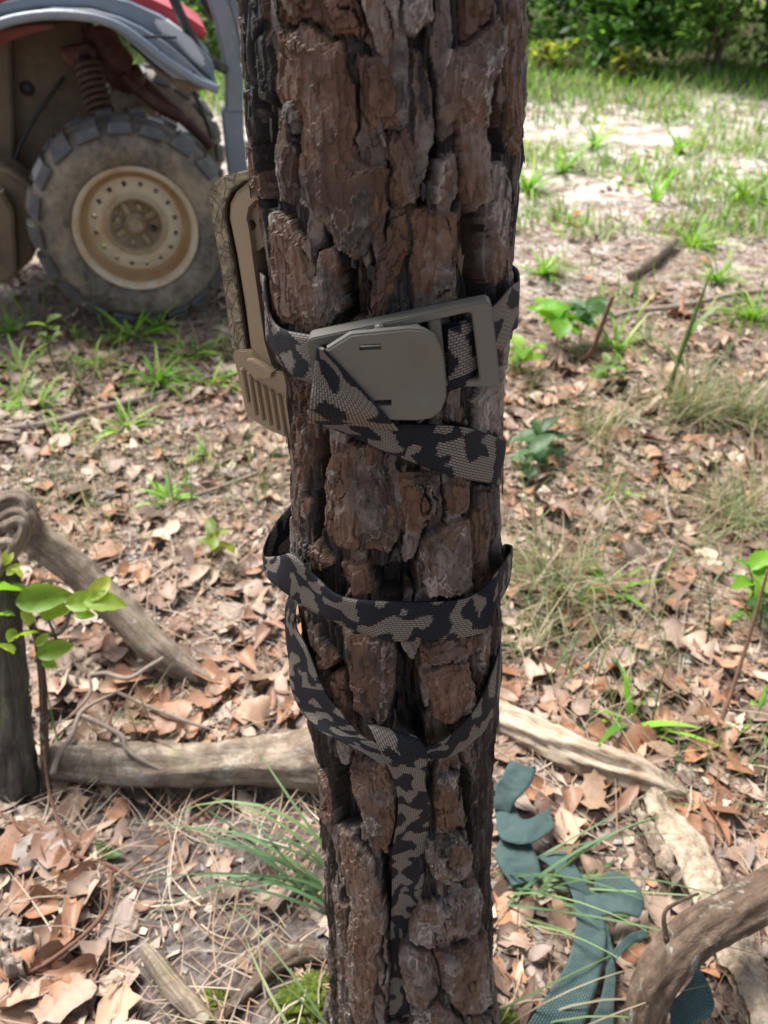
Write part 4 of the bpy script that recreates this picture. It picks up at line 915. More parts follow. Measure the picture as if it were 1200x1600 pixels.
for k, (dx, rr_, dy) in enumerate([(0, 1., 0), (9, .82, 8), (-4, .62, 16), (14, .55, -3), (2, .4, 24)]):
    pts = []
    for t in np.linspace(-.3, 1.1, 8):
        a = t * math.pi; pts.append((P(2 + dx + 40 * rr_ * math.sin(a), 866 + dy * .7 - 88 * rr_ * math.sin(a * .62) , .985 - .004 * k), .0105 - .0009 * k))
    limb('curled_strand', [(p, r_) for p, r_ in pts][::-1], MAT_LOG, parent=stem, seed=5 + k, ns=20, rough=.3, seg=70)
limb('curved_branch', [(1000,1690,-.02,.0205),(1004,1610,.03,.0205),(1018,1545,.065,.021),(1056,1488,.09,.022),(1110,1446,.105,.0228),(1200,1398,.115,.0235),(1300,1350,.12,.023)], MAT_BRANCH, 'thick brown lichen spotted branch arching out of the lower right corner', 'branch', seed=7, ns=40, seg=140, rough=.22,
     extra=[[(1092,1396,.15,.0014),(1062,1408,.145,.0018),(1038,1428,.13,.0022),(1042,1470,.105,.003)]])
limb('rotten_log', [(770,1112,.016,.017),(800,1128,.018,.022),(870,1162,.02,.025),(940,1192,.02,.024),(1000,1212,.018,.021),(1045,1232,.014,.012),(1070,1240,.010,.006)], MAT_PALE, 'pale splintered rotten log lying right of the pine trunk', 'log', seed=8, ns=40, seg=140, rough=.5)
def slab(name, outline, thick, label, cat, mat, seed):
    """a flaky bark slab: an outlined sheet with a rough crowned top and torn rim, lying on the ground"""
    a = np.array([G(x, y, .012)[:2] for x, y in outline]); c = a.mean(0)
    nx, ny = 60, 16; k = len(a) // 2; L_ = crom(a[:k], nx); R_ = crom(a[k:][::-1], nx)
    f = np.linspace(0, 1, ny)[None, :, None]; XY = L_[:, None] * (1 - f) + R_[:, None] * f
    XY = XY + .0065 * np.stack([fbm(XY[..., 0] * 90 + seed, XY[..., 1] * 90, 3, seed), fbm(XY[..., 0] * 90, XY[..., 1] * 90 + seed, 3, seed + 1)], -1)
    ff = np.broadcast_to(f[..., 0], (nx, ny))
    z = gz(XY[..., 0], XY[..., 1]) + .022 + .016 * np.sin(np.pi * ff) ** .6 + .008 * fbm(XY[..., 0] * 60, XY[..., 1] * 60, 4, seed + 2)
    z = z + .006 * fbm(ff * 5, np.linspace(0, 1, nx)[:, None] * 2.2 + 0 * ff, 4, seed + 6); z = z + .004 * np.floor(3 * (fbm(XY[..., 0] * 35, XY[..., 1] * 35, 3, seed + 4) + .5))
    top = np.dstack([XY, z]).reshape(-1, 3); bot = top - [0, 0, thick]; K = nx * ny
    i = np.arange(nx - 1)[:, None] * ny; j = np.arange(ny - 1)[None]; q = np.stack([i + j, i + ny + j, i + ny + j + 1, i + j + 1], -1).reshape(-1, 4)
    per = np.concatenate([np.arange(ny), np.arange(1, nx) * ny + ny - 1, (nx - 1) * ny + np.arange(ny - 2, -1, -1), np.arange(nx - 2, 0, -1) * ny]); p2 = np.roll(per, -1)
    V = np.vstack([top, bot]); me = mesh_np(name, V, np.vstack([q[:, ::-1], q + K, np.stack([per, p2, p2 + K, per + K], 1)]), smooth=True)
    at_ = me.attributes.new('grain', 'FLOAT_VECTOR', 'POINT'); g_ = V - np.array([c[0], c[1], 0]); at_.data.foreach_set('vector', g_.astype(np.float32).ravel())
    return tag(obj(name, me, mat), label, cat)
slab('bark_slab', [(1000,1262),(1038,1330),(1072,1400),(1108,1480),(1148,1560),(1190,1650),(1256,1650),(1206,1560),(1168,1480),(1128,1400),(1096,1325),(1022,1240)], .014, 'long crumbling cream slab of rotten wood running under the curved branch', 'bark', MAT_PALE, 2)
slab('bark_slab', [(985,1262),(1000,1310),(1030,1370),(1045,1400),(1058,1392),(1045,1350),(1015,1290),(992,1252)], .010, 'narrow reddish brown strip of bark beside the cream rotten slab', 'bark', MAT_LOG, 3)
slab('bark_slab', [(5,1452),(8,1470),(30,1490),(62,1488),(55,1460),(36,1448),(20,1442),(10,1446)], .004, 'small silver grey bark chip on the leaf heap', 'bark', MAT_TWIG, 5)
slab('bark_slab', [(0,1500),(5,1520),(20,1534),(45,1530),(42,1512),(30,1500),(18,1496),(8,1496)], .004, 'second grey bark chip just below the silver one', 'bark', MAT_TWIG, 6)
limb('stick', [(222,1478,.006,.006),(240,1500,.012,.010),(268,1540,.016,.0115),(300,1575,.014,.011),(325,1600,.012,.009)], MAT_LOG, 'short stout grey stick on the bare soil at the bottom left', 'stick', seed=11, ns=16, rough=.2)
limb('root', [(325,1610,.002,.007),(360,1575,.007,.008),(400,1538,.008,.008),(435,1506,.010,.011),(470,1490,.010,.011),(510,1490,.006,.009)], MAT_BRANCH, 'dark knobbly root running into the foot of the pine', 'root', seed=12, ns=16, rough=.3)
limb('stick', [(985,432,.02,.016),(1010,412,.028,.022),(1035,392,.03,.022),(1055,376,.026,.016)], MAT_LOG, 'broken grey brown log piece lying on the pale sand', 'stick', seed=13, ns=16, rough=.2)
limb('stick', [(-30,672,.012,.008),(60,664,.014,.0085),(150,640,.016,.008),(240,618,.016,.007),(300,598,.014,.005),(356,580,.012,.0035)], MAT_TWIG, 'long thin dark stick crossing the ground left of the trail camera', 'stick', seed=14, ns=10, rough=.12)
limb('stick', [(945,500,.02,.008),(985,487,.024,.0085),(1050,480,.026,.0085),(1110,468,.03,.009),(1160,458,.03,.009),(1230,452,.03,.009)], MAT_TWIG, 'long pale branch lying at the right behind the grass', 'stick', seed=15, ns=10, rough=.12)
limb('stick', [(908,566,.0,.006),(925,548,.05,.0065),(940,510,.13,.006),(958,462,.22,.005)], MAT_BROWNTWIG, 'short brown stick poking upright out of the ground at right', 'stick', seed=16, ns=10, rough=.1)
limb('twig', [(268,786,.006,.004),(330,766,.01,.0042),(395,742,.012,.004),(412,735,.014,.003)], MAT_TWIG, 'straight grey twig on the litter near the trail camera bottom', 'twig', seed=17, ns=8)
limb('twig', [(82,1210,.05,.0042),(92,1180,.055,.0045),(112,1150,.05,.004),(130,1110,.04,.003),(185,1080,.03,.0025)], MAT_TWIG, 'forked pale twig leaning on the left end of the log', 'twig', seed=18, ns=8)
limb('twig', [(130,1118,.05,.003),(165,1135,.06,.0034),(190,1150,.065,.0034),(198,1170,.068,.003),(222,1188,.066,.003),(258,1205,.06,.0026)], MAT_TWIG, 'crooked pale twig hanging over the lichen covered log', 'twig', seed=19, ns=8, rough=.1)
limb('twig', [(140,1055,.05,.003),(165,1052,.06,.0036),(200,1060,.06,.0036),(232,1042,.062,.0032),(255,1028,.06,.003)], MAT_TWIG, 'bleached forked twig below the leaning branch', 'twig', seed=20, ns=8, rough=.1, extra=[[(140,1055,.05,.0028),(140,1085,.04,.0024),(110,1120,.03,.002)]])
limb('twig', [(185,1082,.03,.0028),(235,1105,.035,.003),(300,1130,.03,.0028),(330,1140,.024,.002)], MAT_TWIG, 'thin pale twig behind the lichen covered log', 'twig', seed=21, ns=8)
limb('twig', [(0,1270,.02,.0022),(50,1308,.014,.0026),(110,1355,.012,.0028),(140,1368,.010,.0026)], MAT_BROWNTWIG, 'red brown twig slanting across the top of the leaf heap', 'twig', seed=22, ns=8)
limb('twig', [(68,1165,.10,.0018),(78,1240,.05,.0022),(100,1310,.02,.0022),(130,1368,.008,.002)], MAT_BROWNTWIG, 'thin red brown twig dropping from the sapling to the leaf heap', 'twig', seed=23, ns=8)
limb('twig', [(120,1338,.012,.002),(170,1352,.014,.0024),(220,1380,.012,.0024),(248,1388,.010,.002)], MAT_BROWNTWIG, 'jointed red brown twig on the bare soil above the orange leaf', 'twig', seed=24, ns=8)
limb('twig', [(10,1535,.012,.002),(80,1500,.02,.0024),(160,1430,.022,.0024),(175,1360,.02,.002)], MAT_BROWNTWIG, 'long brown twig lying over the leaf heap', 'twig', seed=25, ns=8)
limb('twig', [(300,1250,.02,.004),(292,1280,.012,.0045),(288,1325,.004,.004)], MAT_TWIG, 'short straight twig standing under the lichen covered log', 'twig', seed=26, ns=8)
limb('twig', [(200,1360,.01,.0015),(280,1300,.02,.0018),(360,1232,.03,.0016)], MAT_BROWNTWIG, 'thin straw coloured stalk leaning against the log', 'twig', seed=27, ns=6)
limb('twig', [(1042,760,.01,.004),(1042,790,.018,.0045),(1055,830,.018,.0045),(1078,852,.008,.004)], MAT_TWIG, 'bent pale twig curving in the litter at right', 'twig', seed=28, ns=8)
limb('twig', [(958,775,.012,.0035),(972,800,.016,.004),(982,822,.010,.0035)], MAT_TWIG, 'short straight bleached twig left of the bent pale one', 'twig', seed=29, ns=8)
limb('twig', [(1052,870,.01,.0045),(1030,885,.018,.005),(1020,915,.014,.0045),(1018,950,.008,.004)], MAT_TWIG, 'hooked bleached twig below the bent pale one', 'twig', seed=30, ns=8)
limb('twig', [(1075,935,.012,.0022),(1065,1000,.014,.0026),(1058,1095,.012,.0024)], MAT_TWIG, 'thin straight straw stalk lying towards the camera at right', 'twig', seed=31, ns=6)
limb('twig', [(990,1145,.012,.006),(1050,1138,.016,.0075),(1110,1135,.016,.007)], MAT_BRANCH, 'dark stick lying behind the rotten log', 'twig', seed=32, ns=8)
limb('twig', [(1125,1130,.012,.003),(1150,1060,.06,.003),(1175,980,.12,.0026),(1200,890,.20,.002)], MAT_BROWNTWIG, 'thin violet brown stem rising at the right edge', 'twig', seed=33, ns=6)

# ================================================================== GRASS AND SEEDLINGS
GREEN = np.array([(.085, .145, .060), (.11, .18, .055), (.06, .11, .055), (.16, .22, .07)])
BRIGHT = np.array([(.17, .37, .030), (.22, .43, .045), (.12, .29, .035), (.30, .44, .07)])
DRY = np.array([(.36, .29, .18), (.42, .36, .24), (.26, .20, .12), (.20, .24, .10), (.13, .20, .08), (.16, .22, .09)])
BLUEG = np.array([(.095, .18, .085), (.13, .22, .09), (.18, .27, .11), (.08, .14, .06)])
rs = np.random.RandomState(5)
def tuft(px, py, n, ln, wd, cols, label, yaw=None, spread=3.14, rise=(.7, 1.3), droop=(.6, 1.8), base=.015, group=None, name='grass_tuft', dz=0., xyz=None, nseg=7):
    p = (G(px, py) if xyz is None else np.asarray(xyz)) + [0, 0, dz]; a = (rs.uniform(-1, 1, n) * spread + (yaw or 0))
    rad = base * np.sqrt(rs.rand(n)); ba = rs.rand(n) * 6.28
    bs = p + np.stack([np.cos(ba) * rad, np.sin(ba) * rad, 0 * rad - .004], 1)
    L_ = ln * rs.uniform(.5, 1.1, n); w = wd * rs.uniform(.6, 1.15, n)
    v, q, c = strips(bs, a, L_, w, rs, cols[rs.randint(0, len(cols), n)] * rs.uniform(.75, 1.2, (n, 1)), rs.uniform(*rise, n), rs.uniform(*droop, n), nseg, .18)
    root = empty(name, tuple(p), label, 'grass', group)
    me = mesh_np('blades', v, q); vcol(me, c); o = obj('blades', me, MAT_GRASS, root); o['kind'] = 'stuff'; return root
# long blades at the pine's foot
pl = AB + np.array([-.075, -.01, 0]); pr_ = AB + np.array([.078, .0, 0])
tuft(0, 0, 22, .26, .0044, BLUEG, 'long blue green grass blades sweeping left from the pine foot', yaw=R(165), spread=.55, rise=(.45, 1.2), droop=(1.0, 2.1), xyz=G(512, 1392), base=.03)
tuft(0, 0, 5, .20, .0030, BLUEG, 'few long green blades drooping towards the camera left of the pine foot', yaw=R(205), spread=.4, rise=(.7, 1.2), droop=(1.6, 2.4), xyz=pl + [-.01, -.02, .02], base=.03)
tuft(0, 0, 26, .24, .0030, DRY, 'dry straw coloured grass curling at the left foot of the pine', yaw=R(200), spread=1.3, rise=(.2, 1.0), droop=(.6, 2.2), xyz=pl + [-.005, -.03, .01], base=.035)
tuft(0, 0, 22, .30, .0040, BLUEG, 'long green grass blades arching right over the teal strap', yaw=R(-5), spread=.65, rise=(.25, 1.1), droop=(.5, 1.6), xyz=G(785, 1400), base=.035)
tuft(0, 0, 46, .22, .0026, DRY, 'dry straw grass drooping at the right foot of the pine', yaw=R(-45), spread=1.1, rise=(.2, 1.0), droop=(.8, 2.4), xyz=pr_ + [.005, -.01, .02], base=.035)
for args in [
 (870,930,160,.19,.0028,DRY,'soft faded grass tuft just right of the middle wrap'),
 (1075,650,190,.26,.0032,DRY,'wide dry grass tuft at the right edge of the litter'),
 (1165,660,150,.28,.0034,DRY,'tall dry grass tuft touching the right frame edge'),
 (930,680,120,.18,.0030,DRY,'low brown grass tuft in front of the broad leaved seedlings'),
 (1150,820,130,.22,.0030,DRY,'wispy dry grass tuft at the right below the tall dry ones'),
 (800,1010,40,.15,.0026,DRY,'thin dry grass tuft tucked against the right side of the trunk'),
 (1010,540,50,.18,.0035,DRY,'dull grass tuft behind the fern seedling'),
]: tuft(*args[:7], rise=(.5, 1.4), droop=(.5, 2.0), base=.05)
def star(px, py, n, ln, wd, label, cols=BRIGHT, rise=(.3, 1.1), dz=0.): return tuft(px, py, n, ln, wd, cols, label, rise=rise, droop=(.5, 1.3), base=.010, name='grass_tuft', dz=dz, nseg=6)
for args in [
 (210,528,34,.15,.011,'bright green grass clump in front of the quad bike wheel'),
 (248,512,20,.11,.010,'small green clump right beside the wheel contact point'),
 (245,600,44,.15,.009,'broad yellow green grass clump behind the long dark stick'),
 (330,604,26,.13,.009,'yellow green grass clump nearest the trail camera latch'),
 (200,672,32,.12,.007,'pale green grass clump below the long dark stick'),
 (270,782,18,.10,.009,'small star shaped green sprout left of the strap wraps'),
 (322,715,12,.08,.008,'tiny green sprout below the trail camera'),
 (115,530,12,.10,.009,'tiny green sprout left of the bright clump by the wheel'),
 (35,578,22,.14,.008,'upright green grass clump near the left frame edge'),
 (30,625,26,.13,.008,'faint yellow green grass clump at the left frame edge'),
 (955,925,16,.10,.012,'star shaped bright green plant in the litter at right'),
 (965,770,10,.06,.008,'tiny green sprout above the bleached twigs'),
 (1175,500,40,.20,.011,'bright green clump at the right frame edge behind the branch'),
 (1080,385,30,.20,.013,'green clump on the sand right of the broken log piece'),
 (1165,315,44,.28,.014,'leafy green clump on the sand at the right frame edge'),
 (985,1130,10,.12,.014,'flat bright green blades behind the rotten log'),
 (1175,1130,8,.10,.011,'green blades at the right edge near the lobed leaves'),
 (1175,950,10,.10,.012,'green seedling tuft at the right edge of the litter'),
 (880,270,30,.26,.015,'green clump on the sand near the trunk top'),
 (825,300,40,.28,.018,'leafy green clump on the sand touching the trunk outline'),
 (1025,315,10,.36,.014,'tall narrow green blades on the sand in the middle'),
 (960,550,40,.16,.009,'bright grass clump among the broad leaved seedlings'),
 (300,560,30,.13,.009,'green clump right of the wheel contact point towards the trail camera'),
 (60,640,26,.12,.008,'green clump just above the long dark stick at left'),
 (150,575,22,.12,.009,'loose green clump left of the broad yellow green one'),
 (20,520,24,.14,.010,'green clump in the shade under the quad bike'),
 (100,690,20,.10,.007,'thin pale clump below the stick at the left edge'),
 (850,430,34,.20,.012,'green clump on the litter beside the trunk below the sand'),
 (1120,440,30,.18,.011,'green clump just above the long pale branch'),
 (930,230,30,.28,.016,'green clump in the middle of the pale sand'),
 (1060,240,34,.30,.016,'green clump on the sand above the tall narrow blades'),
]: star(*args[:6])
# single tall stalks
def stalk(px, py, h, wd, col, label, lean=(0, 0)):
    p = G(px, py); pts = [p, p + [lean[0] * .4, lean[1] * .4, h * .5], p + [lean[0], lean[1], h]]
    root = empty('grass_stalk', tuple(p), label, 'grass'); me = tube_mesh('stem', pts, [wd, wd * .9, wd * .3], ns=6, seg=12); vcol(me, np.tile([col], (len(me.vertices), 1)))
    obj('stem', me, MAT_GRASS, root); v, q, c = strips(np.array([pts[1], pts[1] * .6 + pts[0] * .4]), np.array([.4, 2.6]), np.array([h * .35, h * .3]), np.array([wd * 2.5] * 2), rs, np.array([col, col]), np.array([1.1, 1.0]), np.array([.8, .9]), 6)
    me = mesh_np('blade', v, q); vcol(me, c); o = obj('blade', me, MAT_GRASS, root); o['kind'] = 'stuff'
stalk(163, 518, .19, .0035, (.20, .30, .06), 'single tall yellow green stalk in front of the wheel', (-.02, -.02))
stalk(1040, 625, .33, .006, (.13, .22, .06), 'tall green grass stalk rising right of the fern seedling', (.03, .0))
# broad-leaved seedlings
def gleaf_mesh(kind, seed):
    rr_ = np.random.RandomState(seed); v, q = leaf_shape(kind, 9, seed=seed); x, y = v[:, 0], v[:, 1] * (1.2 if kind == 'oval' else 1)
    v = np.stack([x, y, -.22 * x * x + .5 * np.abs(y) + .02 * rr_.randn(len(x))], 1); return v, q
def seedling(px, py, leaves, h, label, col=BRIGHT, cat='plant', size=.04, name='seedling', stem_r=.0018, arrange=None):
    p = G(px, py); root = empty(name, tuple(p), label, cat)
    st = [p, p + [rs.uniform(-.01, .01), rs.uniform(-.01, .01), h * .5], p + [rs.uniform(-.02, .02), rs.uniform(-.02, .02), h]]
    me = tube_mesh('stem', st, [stem_r, stem_r * .8, stem_r * .5], ns=6, seg=10); vcol(me, np.tile([(.14, .17, .06)], (len(me.vertices), 1))); obj('stem', me, MAT_GREEN, root)
    for k in range(leaves):
        f = rs.uniform(.45, 1.0); b0 = crom(st, 20)[int(f * 19)]; v, q = gleaf_mesh(['oval', 'oval', 'spoon'][k % 3], k + px)
        a, up, s = k * 2.4 + rs.uniform(-.4, .4), rs.uniform(-.1, .6), size * rs.uniform(.7, 1.2)
        m = Matrix.Rotation(a, 3, 'Z') @ Matrix.Rotation(-up, 3, 'Y') @ Matrix.Rotation(rs.uniform(-.4, .4), 3, 'X')
        v = (v * s) @ np.array(m).T + b0; me = mesh_np('leaf', v, q); vcol(me, np.tile([col[rs.randint(len(col))] * rs.uniform(.75, 1.15)], (len(v), 1))); obj('leaf', me, MAT_GREEN, root)
    return root
seedling(868, 545, 11, .14, 'broad leaved green seedling just right of the trunk behind the buckle', size=.095)
seedling(905, 540, 9, .12, 'bluish green broad leaved seedling second from the trunk', np.array([(.10, .20, .09), (.14, .25, .10)]), size=.085)
seedling(815, 590, 8, .10, 'rounded leaf seedling peeking out from the trunk edge by the buckle', size=.075)
seedling(842, 715, 7, .07, 'dark glossy green seedling low beside the trunk below the buckle', np.array([(.05, .12, .06), (.08, .17, .06), (.11, .19, .09)]), size=.07)
seedling(815, 735, 5, .06, 'pale bluish leaf seedling touching the trunk below the strap tail', np.array([(.13, .22, .13), (.10, .19, .11)]), size=.06)
seedling(1160, 955, 7, .09, 'green leafy seedling at the right frame edge', size=.045)
seedling(1185, 990, 6, .07, 'dark green seedling below the leafy one at the right edge', np.array([(.08, .16, .06)]), size=.04)
seedling(330, 885, 7, .07, 'yellow green sprig in the litter left of the loose wrap', np.array([(.34, .38, .06), (.26, .34, .07)]), size=.038)
seedling(940, 610, 9, .07, 'pale feathery fern like seedling in the right litter', np.array([(.26, .33, .11), (.20, .30, .10)]), size=.055)
seedling(85, 575, 9, .14, 'slender green weed standing at left in front of the quad bike', np.array([(.19, .28, .07)]), size=.04)
seedling(178, 1338, 2, .012, 'single small green leaf lying on the bare soil', np.array([(.10, .19, .04)]), size=.024)
seedling(890, 375, 5, .10, 'weed with a single orange top on the pale sand', np.array([(.48, .22, .05), (.2, .3, .08)]), size=.05)
# sapling in front of the gnarled stem
sap = empty('sapling', tuple(G(72, 1235)), 'young sapling with fresh yellow green leaves at the left edge', 'plant')
def dpt(px, py, hz): return G(px, py, hz)
main = [G(72,1235), G(70,1180,.06), G(66,1060,.16), G(55,990,.21), G(35,940,.24), G(24,880,.28)]
limb('stem', [(p, r_) for p, r_ in zip(main, [.0065,.0058,.0052,.0042,.003,.0018])], MAT_BRANCH, parent=sap, seed=40, ns=10, rough=.08, seg=40)
limb('stem', [(main[3], .0034), (G(92,990,.225), .003), (G(108,960,.245), .0026), (G(106,930,.26), .002)], MAT_BRANCH, parent=sap, seed=41, ns=8, seg=20)
limb('stem', [(main[3], .0034), (G(40,960,.235), .003), (G(30,905,.27), .0022), (G(14,862,.295), .0015)], MAT_BRANCH, parent=sap, seed=42, ns=8, seg=20)
limb('stem', [(G(88,1000,.22), .0022), (G(60,916,.27), .0016), (G(100,912,.28), .0012), (G(130,938,.27), .0010)], MAT_BRANCH, parent=sap, seed=43, ns=6, seg=20)
SAPC = np.array([(.22, .36, .05), (.30, .42, .06), (.16, .30, .05), (.42, .46, .08)])
for px, py, hz, s, ya, up, ro, ci in [(62,935,.275,.058,10,.1,.5,0),(130,940,.285,.042,10,.1,.3,1),(160,941,.288,.045,0,.0,-.3,1),(155,920,.295,.034,60,.4,.2,3),(10,918,.28,.052,170,.1,.5,2),(82,1016,.22,.04,20,.1,.5,0),(76,1034,.21,.024,-40,.1,.2,0),(8,1012,.23,.030,150,.2,.4,1),(18,992,.24,.022,90,.1,.2,1),(12,870,.31,.022,80,.6,.2,3),(20,890,.30,.020,30,.5,.2,3),(28,895,.30,.018,140,.5,.2,3),(85,955,.26,.036,20,.1,.3,1),(130,960,.27,.022,0,.0,.2,0),(40,990,.24,.03,200,.2,.4,1),(42,965,.25,.026,120,.3,.2,3),(65,1000,.23,.02,60,.3,.2,1),(3,960,.26,.03,180,.2,.4,2)]:
    v, q = gleaf_mesh('oval', px + py); p = G(px, py, hz); v = v - [.45, 0, 0]
    m = Matrix.Rotation(R(ya), 3, 'Z') @ Matrix.Rotation(-up, 3, 'Y') @ Matrix.Rotation(ro * .5 + .45, 3, 'X')
    me = mesh_np('leaf', (v * s * 1.15) @ np.array(m).T + p, q); vcol(me, np.tile([SAPC[ci]], (len(v), 1))); obj('leaf', me, MAT_GREEN, sap)
# moss cushions
b = NT('moss'); b.bump(b.noise(500, 4, .7), 1., .003); MAT_MOSS = b.out(b.ramp(b.noise(160, 5, .7), [(.3, (.035, .055, .012)), (.55, (.11, .15, .025)), (.75, (.24, .27, .06))]), .9, .1)
def moss(px, py, r_, label):
    p = G(px, py); bm = bmesh.new(); bmesh.ops.create_icosphere(bm, subdivisions=5, radius=1.)
    co = np.array([v.co for v in bm.verts]); k = 1 + .28 * fbm(co[:, 0] * 3 + px, co[:, 1] * 3 + co[:, 2] * 2, 3, 2) + .22 * fbm(co[:, 0] * 11, co[:, 1] * 11 + co[:, 2] * 9, 3, 4)
    co = co * k[:, None] * [r_, r_ * .8, r_ * .42] + p
    for v, c in zip(bm.verts, co): v.co = c
    tag(obj('moss_cushion', bm_mesh('moss_cushion', bm), MAT_MOSS), label, 'moss')
moss(478, 1560, .034, 'green moss cushion at the left foot of the pine')
moss(332, 1562, .015, 'tiny bright moss cushion beside the stout grey stick')
moss(790, 1598, .018, 'moss cushion at the right foot of the pine')
moss(1118, 985, .022, 'round moss cushion in the litter at the right')
moss(868, 705, .026, 'moss cushion under the dark glossy seedling')
moss(1078, 705, .028, 'moss cushion under the wide dry grass tuft')
moss(240, 1075, .012, 'little moss cushion under the lower end of the leaning branch')

# ================================================================== TEAL STRAP ON THE GROUND
MAT_TEAL = webbing_mat('teal_webbing', (.066, .118, .112), (.098, .158, .150), camo=False)
teal = empty('teal_strap', tuple(G(900, 1440)), 'loose teal green webbing strap crumpled on the ground right of the pine', 'strap')
def gr_ribbon(pairs, th=.0022, u0=0.):
    A = [G(a[0], a[1], h + .012) for a, c, h in pairs]; B = [G(c[0], c[1], h2 + .012) for a, c, h2 in pairs]
    ribbon('webbing', A, B, MAT_TEAL, teal, n=26 * len(pairs), th=th, u0=u0, m=11, sag=.0, wob=.0045)
gr_ribbon([((797,1187),(838,1203),.055), ((785,1212),(826,1230),.048), ((773,1232),(806,1252),.035), ((768,1262),(798,1270),.022)])
gr_ribbon([((772,1240),(800,1252),.014), ((774,1275),(806,1262),.02), ((784,1312),(815,1278),.024), ((828,1318),(832,1276),.026), ((866,1296),(858,1264),.020)], u0=.3)
gr_ribbon([((782,1309),(830,1320),.012), ((774,1340),(842,1352),.016), ((800,1384),(846,1374),.012)], u0=.6)
gr_ribbon([((840,1338),(884,1332),.012), ((885,1382),(921,1388),.018), ((899,1430),(943,1430),.028), ((897,1470),(946,1480),.030), ((880,1515),(936,1530),.026), ((856,1552),(918,1582),.02), ((815,1612),(900,1650),.014)], u0=.9)
gr_ribbon([((930,1372),(928,1392),.012), ((960,1360),(955,1396),.016), ((985,1374),(990,1396),.02), ((1002,1394),(1000,1400),.028), ((1000,1432),(998,1398),.036), ((965,1428),(960,1394),.034), ((920,1440),(914,1402),.026)], u0=1.3)
gr_ribbon([((922,1440),(946,1436),.022), ((938,1480),(956,1476),.026), ((946,1515),(962,1520),.022), ((938,1560),(960,1570),.018), ((915,1610),(958,1625),.014)], u0=1.7)
gr_ribbon([((1050,1610),(1045,1565),.014), ((1090,1600),(1060,1555),.022), ((1116,1575),(1080,1530),.03), ((1105,1530),(1085,1512),.03), ((1080,1520),(1070,1508),.02)], u0=2.1)
gr_ribbon([((962,1500),(955,1490),.03), ((985,1478),(975,1466),.036), ((1002,1468),(994,1456),.034), ((1012,1462),(1008,1452),.026)], u0=2.5)
# ================================================================== QUAD BIKE
WC = G(238, 506); VR = np.array([WC[0], WC[1], 0.]); VR /= np.linalg.norm(VR)
ABK = np.array([VR[0], VR[1], 0.]); AFW = np.array([VR[1], -VR[0], 0.])   # away from the viewer; forward (to the right)
_c, _s = math.cos(R(5)), math.sin(R(5)); AFW, ABK = AFW * _c + ABK * _s * -1, ABK * _c + AFW * _s
AZ0 = float(gz(WC[0], WC[1])) - .008
AO = np.array([WC[0], WC[1], AZ0]) + ABK * .10
def Lp(x, y, z): return AO + AFW * x + ABK * y + np.array([0, 0, z])
def ap(px, py, c):
    d = ray(px, py); t = ((AO + ABK * c - CO) @ ABK) / (d @ ABK); return CO + d * t
quad = empty('quad_bike', tuple(AO), 'muddy red and grey quad bike parked behind the pine at upper left', 'quad bike')
def dusty(name, base, dust, lo, hi, rough=.6, sc=6, spec=.35):
    b = NT(name); m = b.ramp(b.math('ADD', b.math('MULTIPLY', b.noise(sc, 6, .7), .7), b.math('MULTIPLY', b.noise(sc * 9, 4, .7), .3)), [(lo, 0.), (hi, 1.)])
    b.bump(b.noise(90, 5, .7), .3, .003); return b.out(b.mix(m, base, dust), rough, spec)
M_TYRE = dusty('dusty_rubber', (.030, .031, .033), (.27, .225, .17), .36, .62, .65)
M_LUG = dusty('lug_rubber_sheen', (.072, .076, .084), (.24, .195, .145), .47, .68, .42)  # base lifted and blued: sky sheen painted into the lug colour
M_RIM = dusty('muddy_cream_steel', (.50, .44, .33), (.37, .20, .085), .47, .68, .5, 7)
M_HUB = dusty('dusty_hub', (.33, .27, .18), (.17, .11, .065), .40, .64, .6, 14)
M_RUST = dusty('mud_stained_rim', (.34, .24, .13), (.27, .13, .05), .40, .66, .6, 8)
M_GREY = dusty('grey_blue_plastic', (.17, .21, .26), (.36, .31, .25), .50, .80, .42, 4, .5)
M_RED = dusty('faded_red_plastic', (.42, .025, .040), (.42, .20, .18), .55, .9, .38, 4, .5)
M_INNER = dusty('muddy_inner_panel', (.085, .066, .048), (.22, .155, .095), .40, .72, .75, 4)
M_FRAME = dusty('muddy_dark_red_steel', (.07, .022, .020), (.19, .12, .08), .48, .75, .6, 10)
M_SPRING = dusty('rusty_spring', (.055, .032, .022), (.15, .10, .065), .48, .7, .6, 14)
M_CLEAR = dusty('hazy_headlight_lens', (.52, .55, .58), (.40, .36, .30), .55, .9, .25, 5, .6)
M_REDDIRT = dusty('muddy_red_plastic', (.16, .018, .020), (.16, .09, .06), .40, .75, .6, 5)
M_BLACKP = dusty('black_steel', (.025, .025, .027), (.14, .115, .09), .55, .85, .5, 6)
def lathe(prof, n=72, axis0=None, ax=ABK, x_=AFW):
    """turn (radius, axial) about the axle at axis0"""
    prof = np.asarray(prof, float); th = np.linspace(0, 2 * np.pi, n, endpoint=False); z_ = np.cross(ax, x_)
    V = axis0 + prof[:, 1][:, None, None] * ax + prof[:, 0][:, None, None] * (np.cos(th)[None, :, None] * x_ + np.sin(th)[None, :, None] * z_)
    m = len(prof); i = np.arange(m - 1)[:, None] * n; j = np.arange(n)[None]; j2 = (j + 1) % n
    return V.reshape(-1, 3), np.stack([i + j, i + j2, i + n + j2, i + n + j], -1).reshape(-1, 4)
RT = .280
